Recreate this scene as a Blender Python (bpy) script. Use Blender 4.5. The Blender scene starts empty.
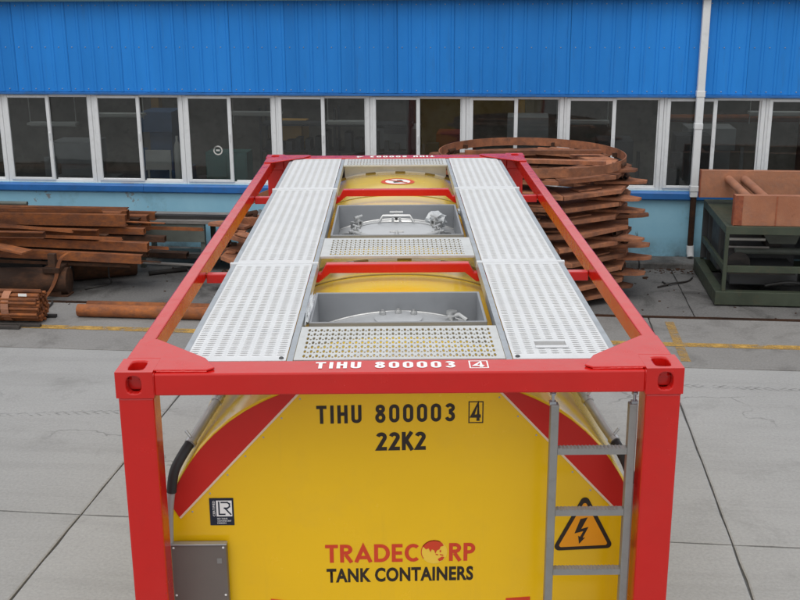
import bpy, bmesh, math, random
from mathutils import Vector, Matrix
R = math.radians
PI = math.pi
rnd = random.Random(7)
scene = bpy.context.scene
col = scene.collection

# ---------------------------------------------------------------- camera
CAM = (-0.02395, -4.4013, 4.19281)
PITCH, YAW, ROLL = 0.284858, 0.005931, -0.005862
FPX = 1094.39
cp, sp, cy, sy = math.cos(PITCH), math.sin(PITCH), math.cos(YAW), math.sin(YAW)
fw = Vector((sy * cp, cy * cp, -sp))
rt = Vector((cy, -sy, 0))
up = rt.cross(fw)
rt, up = rt * math.cos(ROLL) + up * math.sin(ROLL), up * math.cos(ROLL) - rt * math.sin(ROLL)
cam = bpy.data.objects.new('camera', bpy.data.cameras.new('camera'))
col.objects.link(cam)
m3 = Matrix((rt, up, -fw)).transposed()
cam.matrix_world = Matrix.Translation(CAM) @ m3.to_4x4()
cam.data.sensor_width = 36
cam.data.sensor_fit = 'HORIZONTAL'
cam.data.lens = 36 * FPX / 800
cam.data.clip_start = 0.05
cam.data.clip_end = 2000
scene.camera = cam

# ---------------------------------------------------------------- overcast sky, weak soft sun, exposure
SUN_EL, SUN_AZ = 66, 195           # azimuth measured from +y towards +x
world = bpy.data.worlds.new('World')
scene.world = world
world.use_nodes = True
wn = world.node_tree
sky = wn.nodes.new('ShaderNodeTexSky')
sky.sky_type = 'NISHITA'
sky.sun_disc = False
sky.sun_elevation = R(SUN_EL)
sky.sun_rotation = R(SUN_AZ)
sky.air_density = 1.0
sky.dust_density = 6.0
sky.ozone_density = 1.0
hs = wn.nodes.new('ShaderNodeHueSaturation')
hs.inputs['Saturation'].default_value = 0.22
wn.links.new(sky.outputs[0], hs.inputs['Color'])
cl = wn.nodes.new('ShaderNodeMix')        # an even cloud cover over the clear sky
cl.data_type = 'RGBA'
cl.inputs[0].default_value = 0.7
cl.inputs[7].default_value = (7.0, 7.15, 7.35, 1)
wn.links.new(hs.outputs[0], cl.inputs[6])
wn.links.new(cl.outputs[2], wn.nodes['Background'].inputs['Color'])
wn.nodes['Background'].inputs['Strength'].default_value = 0.12
sun = bpy.data.objects.new('sun', bpy.data.lights.new('sun', 'SUN'))
col.objects.link(sun)
sun.data.energy = 0.6
sun.data.angle = R(40)
sun.data.color = (1, 0.97, 0.93)
el, az = R(SUN_EL), R(SUN_AZ)
sd = Vector((math.sin(az) * math.cos(el), math.cos(az) * math.cos(el), math.sin(el)))
sun.rotation_euler = (-sd).to_track_quat('-Z', 'Y').to_euler()
scene.view_settings.view_transform = 'Standard'
scene.view_settings.look = 'None'
scene.view_settings.gamma = 1
scene.view_settings.exposure = 0.3

# ---------------------------------------------------------------- the yard frame (the yard is turned against the container)
AL = math.atan(-0.115)
E1 = Vector((math.cos(AL), math.sin(AL), 0))
E2 = Vector((-math.sin(AL), math.cos(AL), 0))


def yard(x, y, z=0.0):
    return Vector((0, 12.4, 0)) + E1 * x + E2 * y + Vector((0, 0, z))


# ---------------------------------------------------------------- materials
def sock(n, *names):
    for k in names:
        if k in n.inputs:
            return n.inputs[k]


def new_mat(name):
    m = bpy.data.materials.new(name)
    m.use_nodes = True
    nt = m.node_tree
    return m, nt, nt.nodes['Principled BSDF']


def noise_fac(nt, scale, detail=4, rough=0.55, lo=0.35, hi=0.65, vec=None, dist=0.0):
    n = nt.nodes.new('ShaderNodeTexNoise')
    n.inputs['Scale'].default_value = scale
    n.inputs['Detail'].default_value = detail
    n.inputs['Roughness'].default_value = rough
    n.inputs['Distortion'].default_value = dist
    if vec is not None:
        nt.links.new(vec, n.inputs['Vector'])
    r = nt.nodes.new('ShaderNodeMapRange')
    r.inputs['From Min'].default_value = lo
    r.inputs['From Max'].default_value = hi
    nt.links.new(n.outputs['Fac'], r.inputs['Value'])
    return r.outputs[0]


def coords(nt, scale=(1, 1, 1), per_object=True, kind='Object'):
    tc = nt.nodes.new('ShaderNodeTexCoord')
    mp = nt.nodes.new('ShaderNodeMapping')
    mp.inputs['Scale'].default_value = scale
    nt.links.new(tc.outputs[kind], mp.inputs['Vector'])
    if not per_object:
        return mp.outputs[0]
    oi = nt.nodes.new('ShaderNodeObjectInfo')
    ad = nt.nodes.new('ShaderNodeVectorMath')
    ad.operation = 'MULTIPLY_ADD'
    ad.inputs[1].default_value = (1, 1, 1)
    sc = nt.nodes.new('ShaderNodeMath')
    sc.operation = 'MULTIPLY'
    sc.inputs[1].default_value = 37.0
    nt.links.new(oi.outputs['Random'], sc.inputs[0])
    nt.links.new(mp.outputs[0], ad.inputs[0])
    nt.links.new(sc.outputs[0], ad.inputs[2])
    return ad.outputs[0]


def mix(nt, fac, a, b, mode='MIX'):
    n = nt.nodes.new('ShaderNodeMix')
    n.data_type = 'RGBA'
    n.blend_type = mode
    for i, v in ((0, fac), (6, a), (7, b)):
        if isinstance(v, (int, float)):
            n.inputs[i].default_value = v
        elif isinstance(v, (tuple, list)):
            n.inputs[i].default_value = (*v, 1)
        else:
            nt.links.new(v, n.inputs[i])
    return n.outputs[2]


def math_n(nt, op, a, b=0.0):
    n = nt.nodes.new('ShaderNodeMath')
    n.operation = op
    for i, v in ((0, a), (1, b)):
        if isinstance(v, (int, float)):
            n.inputs[i].default_value = v
        else:
            nt.links.new(v, n.inputs[i])
    return n.outputs[0]


def bump(nt, b, height, strength=0.2, dist=0.01):
    n = nt.nodes.new('ShaderNodeBump')
    n.inputs['Strength'].default_value = strength
    n.inputs['Distance'].default_value = dist
    nt.links.new(height, n.inputs['Height'])
    nt.links.new(n.outputs[0], b.inputs['Normal'])


def paint(name, base, rough=0.4, metal=0.0, var=0.12, dirt=None, dirt_amt=0.25, spec=0.5, bumpv=0.04, scale=3.0, coat=0.0, wear=0):
    m, nt, b = new_mat(name)
    v = coords(nt)
    f1 = noise_fac(nt, scale, 6, 0.6, 0.3, 0.7, v)
    dark = tuple(c * (1 - var) for c in base)
    lite = tuple(min(1, c * (1 + var)) for c in base)
    c = mix(nt, f1, dark, lite)
    if dirt:
        f2 = noise_fac(nt, scale * 2.3, 8, 0.7, 0.52, 0.75, v)
        c = mix(nt, math_n(nt, 'MULTIPLY', f2, dirt_amt), c, dirt)
    nt.links.new(c, b.inputs['Base Color'])
    f3 = noise_fac(nt, scale * 4, 6, 0.65, 0.3, 0.7, v)
    rr = nt.nodes.new('ShaderNodeMapRange')
    rr.inputs['To Min'].default_value = max(0.02, rough - 0.07)
    rr.inputs['To Max'].default_value = min(1, rough + 0.09)
    nt.links.new(f3, rr.inputs['Value'])
    nt.links.new(rr.outputs[0], b.inputs['Roughness'])
    b.inputs['Metallic'].default_value = metal
    sock(b, 'Specular IOR Level', 'Specular').default_value = spec
    if coat:
        b.inputs['Coat Weight'].default_value = coat
        b.inputs['Coat Roughness'].default_value = 0.22
    if bumpv:
        f4 = noise_fac(nt, scale * 9, 3, 0.5, 0.2, 0.8, v)
        bump(nt, b, f4, bumpv, 0.01)
    if wear == 1:      # dust film, scuffs and small chips on handled steel
        f5 = noise_fac(nt, 1.1, 8, 0.7, 0.48, 0.80, v)
        c2 = mix(nt, math_n(nt, 'MULTIPLY', f5, 0.03), c, (0.42, 0.25, 0.20))
        f6 = noise_fac(nt, 26, 4, 0.6, 0.735, 0.75, v)
        c2 = mix(nt, math_n(nt, 'MULTIPLY', f6, 0.8), c2, (0.16, 0.06, 0.045))
        nt.links.new(c2, b.inputs['Base Color'])
    if wear == 2:      # thin sheet: slow dents and faint dirt runs
        v2 = coords(nt, (5, 5, 0.45))
        f5 = noise_fac(nt, 1.5, 7, 0.7, 0.56, 0.85, v2)
        c2 = mix(nt, math_n(nt, 'MULTIPLY', f5, 0.20), c, (0.38, 0.24, 0.06))
        nt.links.new(c2, b.inputs['Base Color'])
        f6 = noise_fac(nt, 1.0, 2, 0.4, 0.2, 0.8, v)
        bump(nt, b, f6, 0.22, 0.03)
    return m


def rust(name, dark, mid, lite, scale=4.0, stretch=(1, 1, 1), rough=0.88, rand=0.35):
    m, nt, b = new_mat(name)
    v = coords(nt, stretch)
    f1 = noise_fac(nt, scale * 0.8, 3, 0.5, 0.30, 0.70, v)
    f2 = noise_fac(nt, scale * 14, 6, 0.75, 0.30, 0.75, v)
    f9 = noise_fac(nt, scale * 2.6, 8, 0.68, 0.36, 0.64, v)
    c = mix(nt, f1, mid, lite)
    grey = tuple((0.5 * x + 0.5 * sum(mid) / 3) * 0.75 for x in mid)
    c = mix(nt, math_n(nt, 'MULTIPLY', f9, 0.75), c, mix(nt, f2, grey, dark))
    c = mix(nt, math_n(nt, 'MULTIPLY', f2, 0.35), c, mix(nt, 0.35, dark, mid))
    f5 = noise_fac(nt, scale * 0.45, 4, 0.6, 0.52, 0.68, v)
    c = mix(nt, math_n(nt, 'MULTIPLY', f5, 0.8), c, dark)
    f7 = noise_fac(nt, scale * 5, 7, 0.7, 0.66, 0.72, v)
    c = mix(nt, math_n(nt, 'MULTIPLY', f7, 0.35), c, tuple(x * 0.5 for x in dark))
    oi = nt.nodes.new('ShaderNodeObjectInfo')
    h = nt.nodes.new('ShaderNodeHueSaturation')
    mr = nt.nodes.new('ShaderNodeMapRange')
    mr.inputs['To Min'].default_value = 1 - rand
    mr.inputs['To Max'].default_value = 1 + rand
    nt.links.new(oi.outputs['Random'], mr.inputs['Value'])
    nt.links.new(mr.outputs[0], h.inputs['Value'])
    nt.links.new(c, h.inputs['Color'])
    nt.links.new(h.outputs[0], b.inputs['Base Color'])
    b.inputs['Roughness'].default_value = rough
    sock(b, 'Specular IOR Level', 'Specular').default_value = 0.25
    bump(nt, b, f2, 0.35, 0.01)
    return m


M = {}
M['red'] = paint('red frame paint', (0.55, 0.009, 0.006), 0.20, 0, 0.05, (0.33, 0.015, 0.012), 0.16, 0.55, 0.05, 2.5, wear=1)
M['red_plate'] = paint('red marking', (0.56, 0.017, 0.010), 0.45, 0, 0.05, None, 0, 0.4, 0.02)
M['yellow'] = paint('yellow tank paint', (0.85, 0.51, 0.006), 0.20, 0, 0.03, (0.55, 0.34, 0.06), 0.14, 0.5, 0.0, 1.1, wear=2)
M['yellow_gloss'] = paint('glossy yellow jacket', (0.93, 0.62, 0.022), 0.20, 0, 0.03, (0.55, 0.34, 0.06), 0.10, 0.6, 0.0, 1.1, coat=1.0)
M['alu'] = paint('anodised aluminium walkway', (0.68, 0.69, 0.70), 0.42, 0.25, 0.04, (0.5, 0.5, 0.5), 0.25, 0.5, 0.02, 6)
M['alu_grate'] = paint('aluminium grating', (0.62, 0.63, 0.62), 0.42, 0.45, 0.06, (0.35, 0.34, 0.3), 0.35, 0.5, 0.03, 8)
M['galv'] = paint('galvanised steel edge', (0.42, 0.45, 0.48), 0.42, 0.6, 0.12, (0.25, 0.26, 0.27), 0.4, 0.5, 0.03, 9)
M['stainless'] = paint('stainless box', (0.29, 0.30, 0.315), 0.45, 0.35, 0.06, (0.22, 0.23, 0.24), 0.3, 0.5, 0.02, 4)
M['shell'] = paint('stainless shell', (0.52, 0.53, 0.54), 0.45, 0.4, 0.05, (0.35, 0.35, 0.35), 0.3, 0.5, 0.02, 5)
M['fitting'] = paint('bright fittings', (0.55, 0.55, 0.54), 0.34, 0.85, 0.08, (0.2, 0.2, 0.2), 0.4, 0.5, 0.03, 12)
M['seam'] = paint('seam sealant', (0.30, 0.21, 0.05), 0.6, 0, 0.1, None)
M['ladder'] = paint('grey ladder paint', (0.27, 0.265, 0.255), 0.42, 0.35, 0.08, (0.16, 0.15, 0.14), 0.4, 0.5, 0.03, 8)
M['docbox'] = paint('grey box paint', (0.155, 0.132, 0.118), 0.45, 0.1, 0.06, (0.15, 0.14, 0.13), 0.3, 0.5, 0.02, 5)
M['pipe'] = paint('grey pipe', (0.45, 0.45, 0.43), 0.35, 0.5, 0.08, (0.25, 0.25, 0.24), 0.4, 0.5, 0.02, 9)
M['black'] = paint('black rubber', (0.022, 0.022, 0.022), 0.55, 0, 0.2)
M['print_black'] = paint('black print', (0.028, 0.018, 0.012), 0.45, 0, 0.1, None, 0, 0.4, 0)
M['print_white'] = paint('white print', (0.85, 0.85, 0.84), 0.45, 0, 0.03, None, 0, 0.4, 0)
M['print_red'] = paint('red print', (0.62, 0.055, 0.018), 0.45, 0, 0.04, None, 0, 0.4, 0)
M['print_navy'] = paint('navy print', (0.014, 0.018, 0.035), 0.4, 0, 0.05, None, 0, 0.4, 0)
M['print_orange'] = paint('orange print', (0.85, 0.33, 0.008), 0.4, 0, 0.04, None, 0, 0.4, 0)
M['print_pale'] = paint('pale yellow print', (0.86, 0.56, 0.06), 0.4, 0, 0.04, None, 0, 0.4, 0)
M['edge_pale'] = paint('pale edge', (0.80, 0.60, 0.44), 0.5, 0, 0.05, None, 0, 0.4, 0)
M['plastic'] = paint('crumpled plastic', (0.50, 0.52, 0.53), 0.25, 0, 0.1, (0.55, 0.57, 0.6), 0.4, 0.6, 0.1, 12)
M['hose'] = paint('hose grey', (0.40, 0.39, 0.38), 0.5, 0.2, 0.1, None)
M['upvc'] = paint('white window plastic', (0.72, 0.74, 0.75), 0.4, 0, 0.03, (0.40, 0.40, 0.38), 0.35, 0.5, 0.01, 4)
M['rust'] = rust('rusty steel', (0.075, 0.032, 0.021), (0.24, 0.080, 0.028), (0.40, 0.13, 0.036), 3.2, (0.9, 1.6, 1.6))
M['rust_dark'] = rust('dark rusty steel', (0.022, 0.014, 0.011), (0.065, 0.033, 0.02), (0.13, 0.055, 0.026), 3.4, (0.9, 1.6, 1.6))
M['rust_brown'] = rust('brown rusty plate', (0.10, 0.044, 0.028), (0.31, 0.115, 0.054), (0.50, 0.21, 0.105), 3.2, (1, 1, 1), 0.9, 0.38)
M['primer'] = rust('red oxide primer', (0.32, 0.125, 0.068), (0.41, 0.178, 0.098), (0.46, 0.21, 0.12), 1.8, (1, 1, 1), 0.7, 0.05)
M['rust_edge'] = rust('rust stained primer', (0.20, 0.045, 0.022), (0.33, 0.09, 0.04), (0.42, 0.14, 0.07), 6, (1, 1, 1), 0.8, 0.05)
M['steel_dark'] = rust('dark bare steel', (0.02, 0.02, 0.022), (0.05, 0.047, 0.045), (0.085, 0.07, 0.06), 3, (0.5, 2, 2), 0.6, 0.3)
M['steel_grey'] = rust('grey bare steel', (0.16, 0.15, 0.14), (0.27, 0.26, 0.25), (0.36, 0.33, 0.30), 3, (0.5, 2, 2), 0.5, 0.15)
M['green'] = paint('green machine paint', (0.048, 0.060, 0.040), 0.5, 0, 0.2, (0.10, 0.075, 0.04), 0.6, 0.4, 0.1, 3)
M['bench'] = paint('green grey bench', (0.12, 0.135, 0.12), 0.6, 0.1, 0.2, (0.08, 0.07, 0.055), 0.6, 0.4, 0.1, 3)
M['interior'] = paint('dim interior', (0.17, 0.16, 0.14), 0.8, 0, 0.3, (0.06, 0.06, 0.055), 0.8)
M['int_dark'] = paint('dark machine', (0.065, 0.068, 0.072), 0.6, 0.1, 0.2)
M['int_yellow'] = paint('crane yellow', (0.5, 0.28, 0.06), 0.6, 0, 0.1)
M['int_green'] = paint('cabinet green', (0.10, 0.25, 0.22), 0.5, 0, 0.1)
M['int_pale'] = paint('pale board', (0.55, 0.55, 0.52), 0.6, 0, 0.1)
M['roof'] = paint('roof sheet', (0.10, 0.14, 0.17), 0.6, 0.1, 0.1)
M['gutter'] = paint('teal gutter', (0.05, 0.12, 0.15), 0.5, 0.1, 0.15, (0.05, 0.05, 0.05), 0.4)
M['bluesill'] = paint('blue sill paint', (0.022, 0.135, 0.40), 0.42, 0, 0.14, (0.05, 0.09, 0.16), 0.7, 0.4, 0.05, 2.5)
M['tag'] = paint('white tag', (0.8, 0.8, 0.78), 0.6, 0, 0.03)


def cladding_mat():
    m, nt, b = new_mat('blue cladding')
    v = coords(nt, (1, 1, 0.18))
    f1 = noise_fac(nt, 2.2, 5, 0.6, 0.3, 0.7, v)
    c = mix(nt, f1, (0.014, 0.200, 0.62), (0.020, 0.240, 0.72))
    v2 = coords(nt, (5, 5, 0.5))
    f2 = noise_fac(nt, 1.6, 7, 0.7, 0.56, 0.8, v2)
    c = mix(nt, math_n(nt, 'MULTIPLY', f2, 0.45), c, (0.03, 0.11, 0.28))
    oi = nt.nodes.new('ShaderNodeObjectInfo')
    h = nt.nodes.new('ShaderNodeHueSaturation')
    mr = nt.nodes.new('ShaderNodeMapRange')
    mr.inputs['To Min'].default_value = 0.90
    mr.inputs['To Max'].default_value = 1.07
    nt.links.new(oi.outputs['Random'], mr.inputs['Value'])
    nt.links.new(mr.outputs[0], h.inputs['Value'])
    nt.links.new(c, h.inputs['Color'])
    nt.links.new(h.outputs[0], b.inputs['Base Color'])
    b.inputs['Roughness'].default_value = 0.5
    sock(b, 'Specular IOR Level', 'Specular').default_value = 0.25
    v3 = coords(nt, (1, 1, 0.4))
    f3 = noise_fac(nt, 1.3, 3, 0.5, 0.2, 0.8, v3)
    bump(nt, b, f3, 0.5, 0.04)
    return m


def lowwall_mat():
    m, nt, b = new_mat('pale blue wall')
    v = coords(nt, (1, 1, 1), False)
    f1 = noise_fac(nt, 1.7, 6, 0.65, 0.3, 0.7, v)
    c = mix(nt, f1, (0.25, 0.52, 0.68), (0.32, 0.60, 0.75))
    f2 = noise_fac(nt, 1.4, 9, 0.72, 0.56, 0.70, v)
    c = mix(nt, math_n(nt, 'MULTIPLY', f2, 0.55), c, (0.16, 0.30, 0.36))
    v2 = coords(nt, (3.2, 1, 0.55), False)
    f3 = noise_fac(nt, 1.9, 8, 0.75, 0.62, 0.68, v2)
    c = mix(nt, math_n(nt, 'MULTIPLY', f3, 0.85), c, (0.06, 0.06, 0.065))
    f4 = noise_fac(nt, 1.3, 8, 0.7, 0.61, 0.63, v)
    c = mix(nt, math_n(nt, 'MULTIPLY', f4, 0.8), c, (0.24, 0.19, 0.17))
    # grime splashed up the foot of the wall
    sx = nt.nodes.new('ShaderNodeSeparateXYZ')
    nt.links.new(v, sx.inputs[0])
    mr = nt.nodes.new('ShaderNodeMapRange')
    mr.inputs['From Min'].default_value = 0.42
    mr.inputs['From Max'].default_value = 0.05
    nt.links.new(sx.outputs['Z'], mr.inputs['Value'])
    f5 = noise_fac(nt, 2.6, 8, 0.7, 0.30, 0.66, v)
    c = mix(nt, math_n(nt, 'MULTIPLY', math_n(nt, 'MULTIPLY', mr.outputs[0], f5), 0.95), c, (0.05, 0.052, 0.05))
    nt.links.new(c, b.inputs['Base Color'])
    b.inputs['Roughness'].default_value = 0.75
    bump(nt, b, f2, 0.2, 0.01)
    return m


def concrete_mat(name, a, bcol, dirtcol, dirt_lo, dirt_amt, tread=False):
    m, nt, b = new_mat(name)
    v = coords(nt, (1, 1, 1), False, 'Object')
    geo = nt.nodes.new('ShaderNodeNewGeometry')
    v = geo.outputs['Position']
    f1 = noise_fac(nt, 0.55, 7, 0.6, 0.32, 0.68, v)
    c = mix(nt, f1, a, bcol)
    f2 = noise_fac(nt, 38, 5, 0.75, 0.25, 0.75, v)
    c = mix(nt, 0.22, c, mix(nt, f2, (0.12, 0.12, 0.12), (0.62, 0.62, 0.61)))
    f3 = noise_fac(nt, 1.25, 9, 0.72, dirt_lo, dirt_lo + 0.16, v, 0.6)
    c = mix(nt, math_n(nt, 'MULTIPLY', f3, dirt_amt), c, dirtcol)
    mp = nt.nodes.new('ShaderNodeMapping')
    mp.inputs['Rotation'].default_value = (0, 0, -AL)
    nt.links.new(v, mp.inputs['Vector'])
    mp2 = nt.nodes.new('ShaderNodeMapping')
    mp2.inputs['Scale'].default_value = (0.25, 2.6, 1)
    nt.links.new(mp.outputs[0], mp2.inputs['Vector'])
    f6 = noise_fac(nt, 1.1, 6, 0.65, 0.50, 0.78, mp2.outputs[0])
    c = mix(nt, math_n(nt, 'MULTIPLY', f6, 0.28), c, (0.14, 0.137, 0.13))
    f8 = noise_fac(nt, 0.8, 5, 0.6, 0.64, 0.70, v, 0.3)
    c = mix(nt, math_n(nt, 'MULTIPLY', f8, 0.35), c, dirtcol)
    vo = nt.nodes.new('ShaderNodeTexVoronoi')
    vo.feature = 'DISTANCE_TO_EDGE'
    vo.inputs['Scale'].default_value = 0.42
    nd = nt.nodes.new('ShaderNodeTexNoise')
    nd.inputs['Scale'].default_value = 2.2
    nd.inputs['Detail'].default_value = 6
    nt.links.new(v, nd.inputs['Vector'])
    va = nt.nodes.new('ShaderNodeVectorMath')
    va.operation = 'MULTIPLY_ADD'
    va.inputs[1].default_value = (0.7, 0.7, 0.7)
    nt.links.new(nd.outputs['Color'], va.inputs[0])
    nt.links.new(v, va.inputs[2])
    nt.links.new(va.outputs[0], vo.inputs['Vector'])
    ck = nt.nodes.new('ShaderNodeMapRange')
    ck.inputs['From Min'].default_value = 0.0065
    ck.inputs['From Max'].default_value = 0.001
    nt.links.new(vo.outputs['Distance'], ck.inputs['Value'])
    gate = noise_fac(nt, 0.5, 2, 0.5, 0.54, 0.60, v)
    c = mix(nt, math_n(nt, 'MULTIPLY', math_n(nt, 'MULTIPLY', ck.outputs[0], gate), 0.55), c, tuple(x * 0.5 for x in dirtcol))
    f4 = noise_fac(nt, 9, 6, 0.8, 0.68, 0.74, v)
    c = mix(nt, math_n(nt, 'MULTIPLY', f4, 0.5), c, (0.09, 0.085, 0.08))
    oi = nt.nodes.new('ShaderNodeObjectInfo')
    h = nt.nodes.new('ShaderNodeHueSaturation')
    mr = nt.nodes.new('ShaderNodeMapRange')
    mr.inputs['To Min'].default_value = 0.93
    mr.inputs['To Max'].default_value = 1.06
    nt.links.new(oi.outputs['Random'], mr.inputs['Value'])
    nt.links.new(mr.outputs[0], h.inputs['Value'])
    nt.links.new(c, h.inputs['Color'])
    nt.links.new(h.outputs[0], b.inputs['Base Color'])
    b.inputs['Roughness'].default_value = 0.8
    sock(b, 'Specular IOR Level', 'Specular').default_value = 0.35
    bump(nt, b, f2, 0.25, 0.004)
    return m


def worn_line(name, color, lo, hi):
    m, nt, b = new_mat(name)
    geo = nt.nodes.new('ShaderNodeNewGeometry')
    f = noise_fac(nt, 5, 9, 0.75, lo, hi, geo.outputs['Position'])
    b.inputs['Base Color'].default_value = (*color, 1)
    b.inputs['Roughness'].default_value = 0.7
    nt.links.new(f, b.inputs['Alpha'])
    return m


def glass_mat():
    m, nt, b = new_mat('window glass')
    nt.nodes.remove(b)
    out = nt.nodes['Material Output']
    tr = nt.nodes.new('ShaderNodeBsdfTransparent')
    tr.inputs[0].default_value = (0.84, 0.86, 0.86, 1)
    gl = nt.nodes.new('ShaderNodeBsdfGlossy')
    gl.inputs['Roughness'].default_value = 0.03
    fr = nt.nodes.new('ShaderNodeFresnel')
    fr.inputs['IOR'].default_value = 1.5
    a = math_n(nt, 'MULTIPLY', fr.outputs[0], 1.0)
    v = coords(nt)
    bm_ = nt.nodes.new('ShaderNodeBump')
    bm_.inputs['Strength'].default_value = 0.05
    bm_.inputs['Distance'].default_value = 0.02
    n = nt.nodes.new('ShaderNodeTexNoise')
    n.inputs['Scale'].default_value = 1.6
    nt.links.new(v, n.inputs['Vector'])
    nt.links.new(n.outputs['Fac'], bm_.inputs['Height'])
    nt.links.new(bm_.outputs[0], gl.inputs['Normal'])
    mx = nt.nodes.new('ShaderNodeMixShader')
    nt.links.new(a, mx.inputs[0])
    nt.links.new(tr.outputs[0], mx.inputs[1])
    nt.links.new(gl.outputs[0], mx.inputs[2])
    # film of dust on the pane
    df = nt.nodes.new('ShaderNodeBsdfDiffuse')
    df.inputs[0].default_value = (0.4, 0.4, 0.39, 1)
    f = noise_fac(nt, 1.1, 6, 0.7, 0.35, 0.75, v)
    mx2 = nt.nodes.new('ShaderNodeMixShader')
    nt.links.new(math_n(nt, 'MULTIPLY', f, 0.035), mx2.inputs[0])
    nt.links.new(mx.outputs[0], mx2.inputs[1])
    nt.links.new(df.outputs[0], mx2.inputs[2])
    nt.links.new(mx2.outputs[0], out.inputs[0])
    return m


M['clad'] = cladding_mat()
M['lowwall'] = lowwall_mat()
M['concrete'] = concrete_mat('pale road concrete', (0.285, 0.282, 0.275), (0.335, 0.332, 0.325), (0.20, 0.197, 0.19), 0.54, 0.5)
M['concrete_strip'] = concrete_mat('worn yard strip', (0.155, 0.146, 0.136), (0.195, 0.186, 0.175), (0.10, 0.094, 0.087), 0.50, 0.6)
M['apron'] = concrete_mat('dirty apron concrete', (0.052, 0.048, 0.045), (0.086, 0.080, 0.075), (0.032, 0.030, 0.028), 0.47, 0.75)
M['soil'] = concrete_mat('dark joint filler', (0.045, 0.044, 0.042), (0.07, 0.068, 0.065), (0.03, 0.03, 0.03), 0.5, 0.5)
M['yline'] = worn_line('worn yellow line', (0.50, 0.30, 0.07), 0.36, 0.60)
M['yline_faint'] = worn_line('faint yellow line', (0.45, 0.28, 0.09), 0.36, 0.70)
M['tread'] = worn_line('tyre marks', (0.16, 0.16, 0.155), 0.40, 0.80)
M['glass'] = glass_mat()


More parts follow.
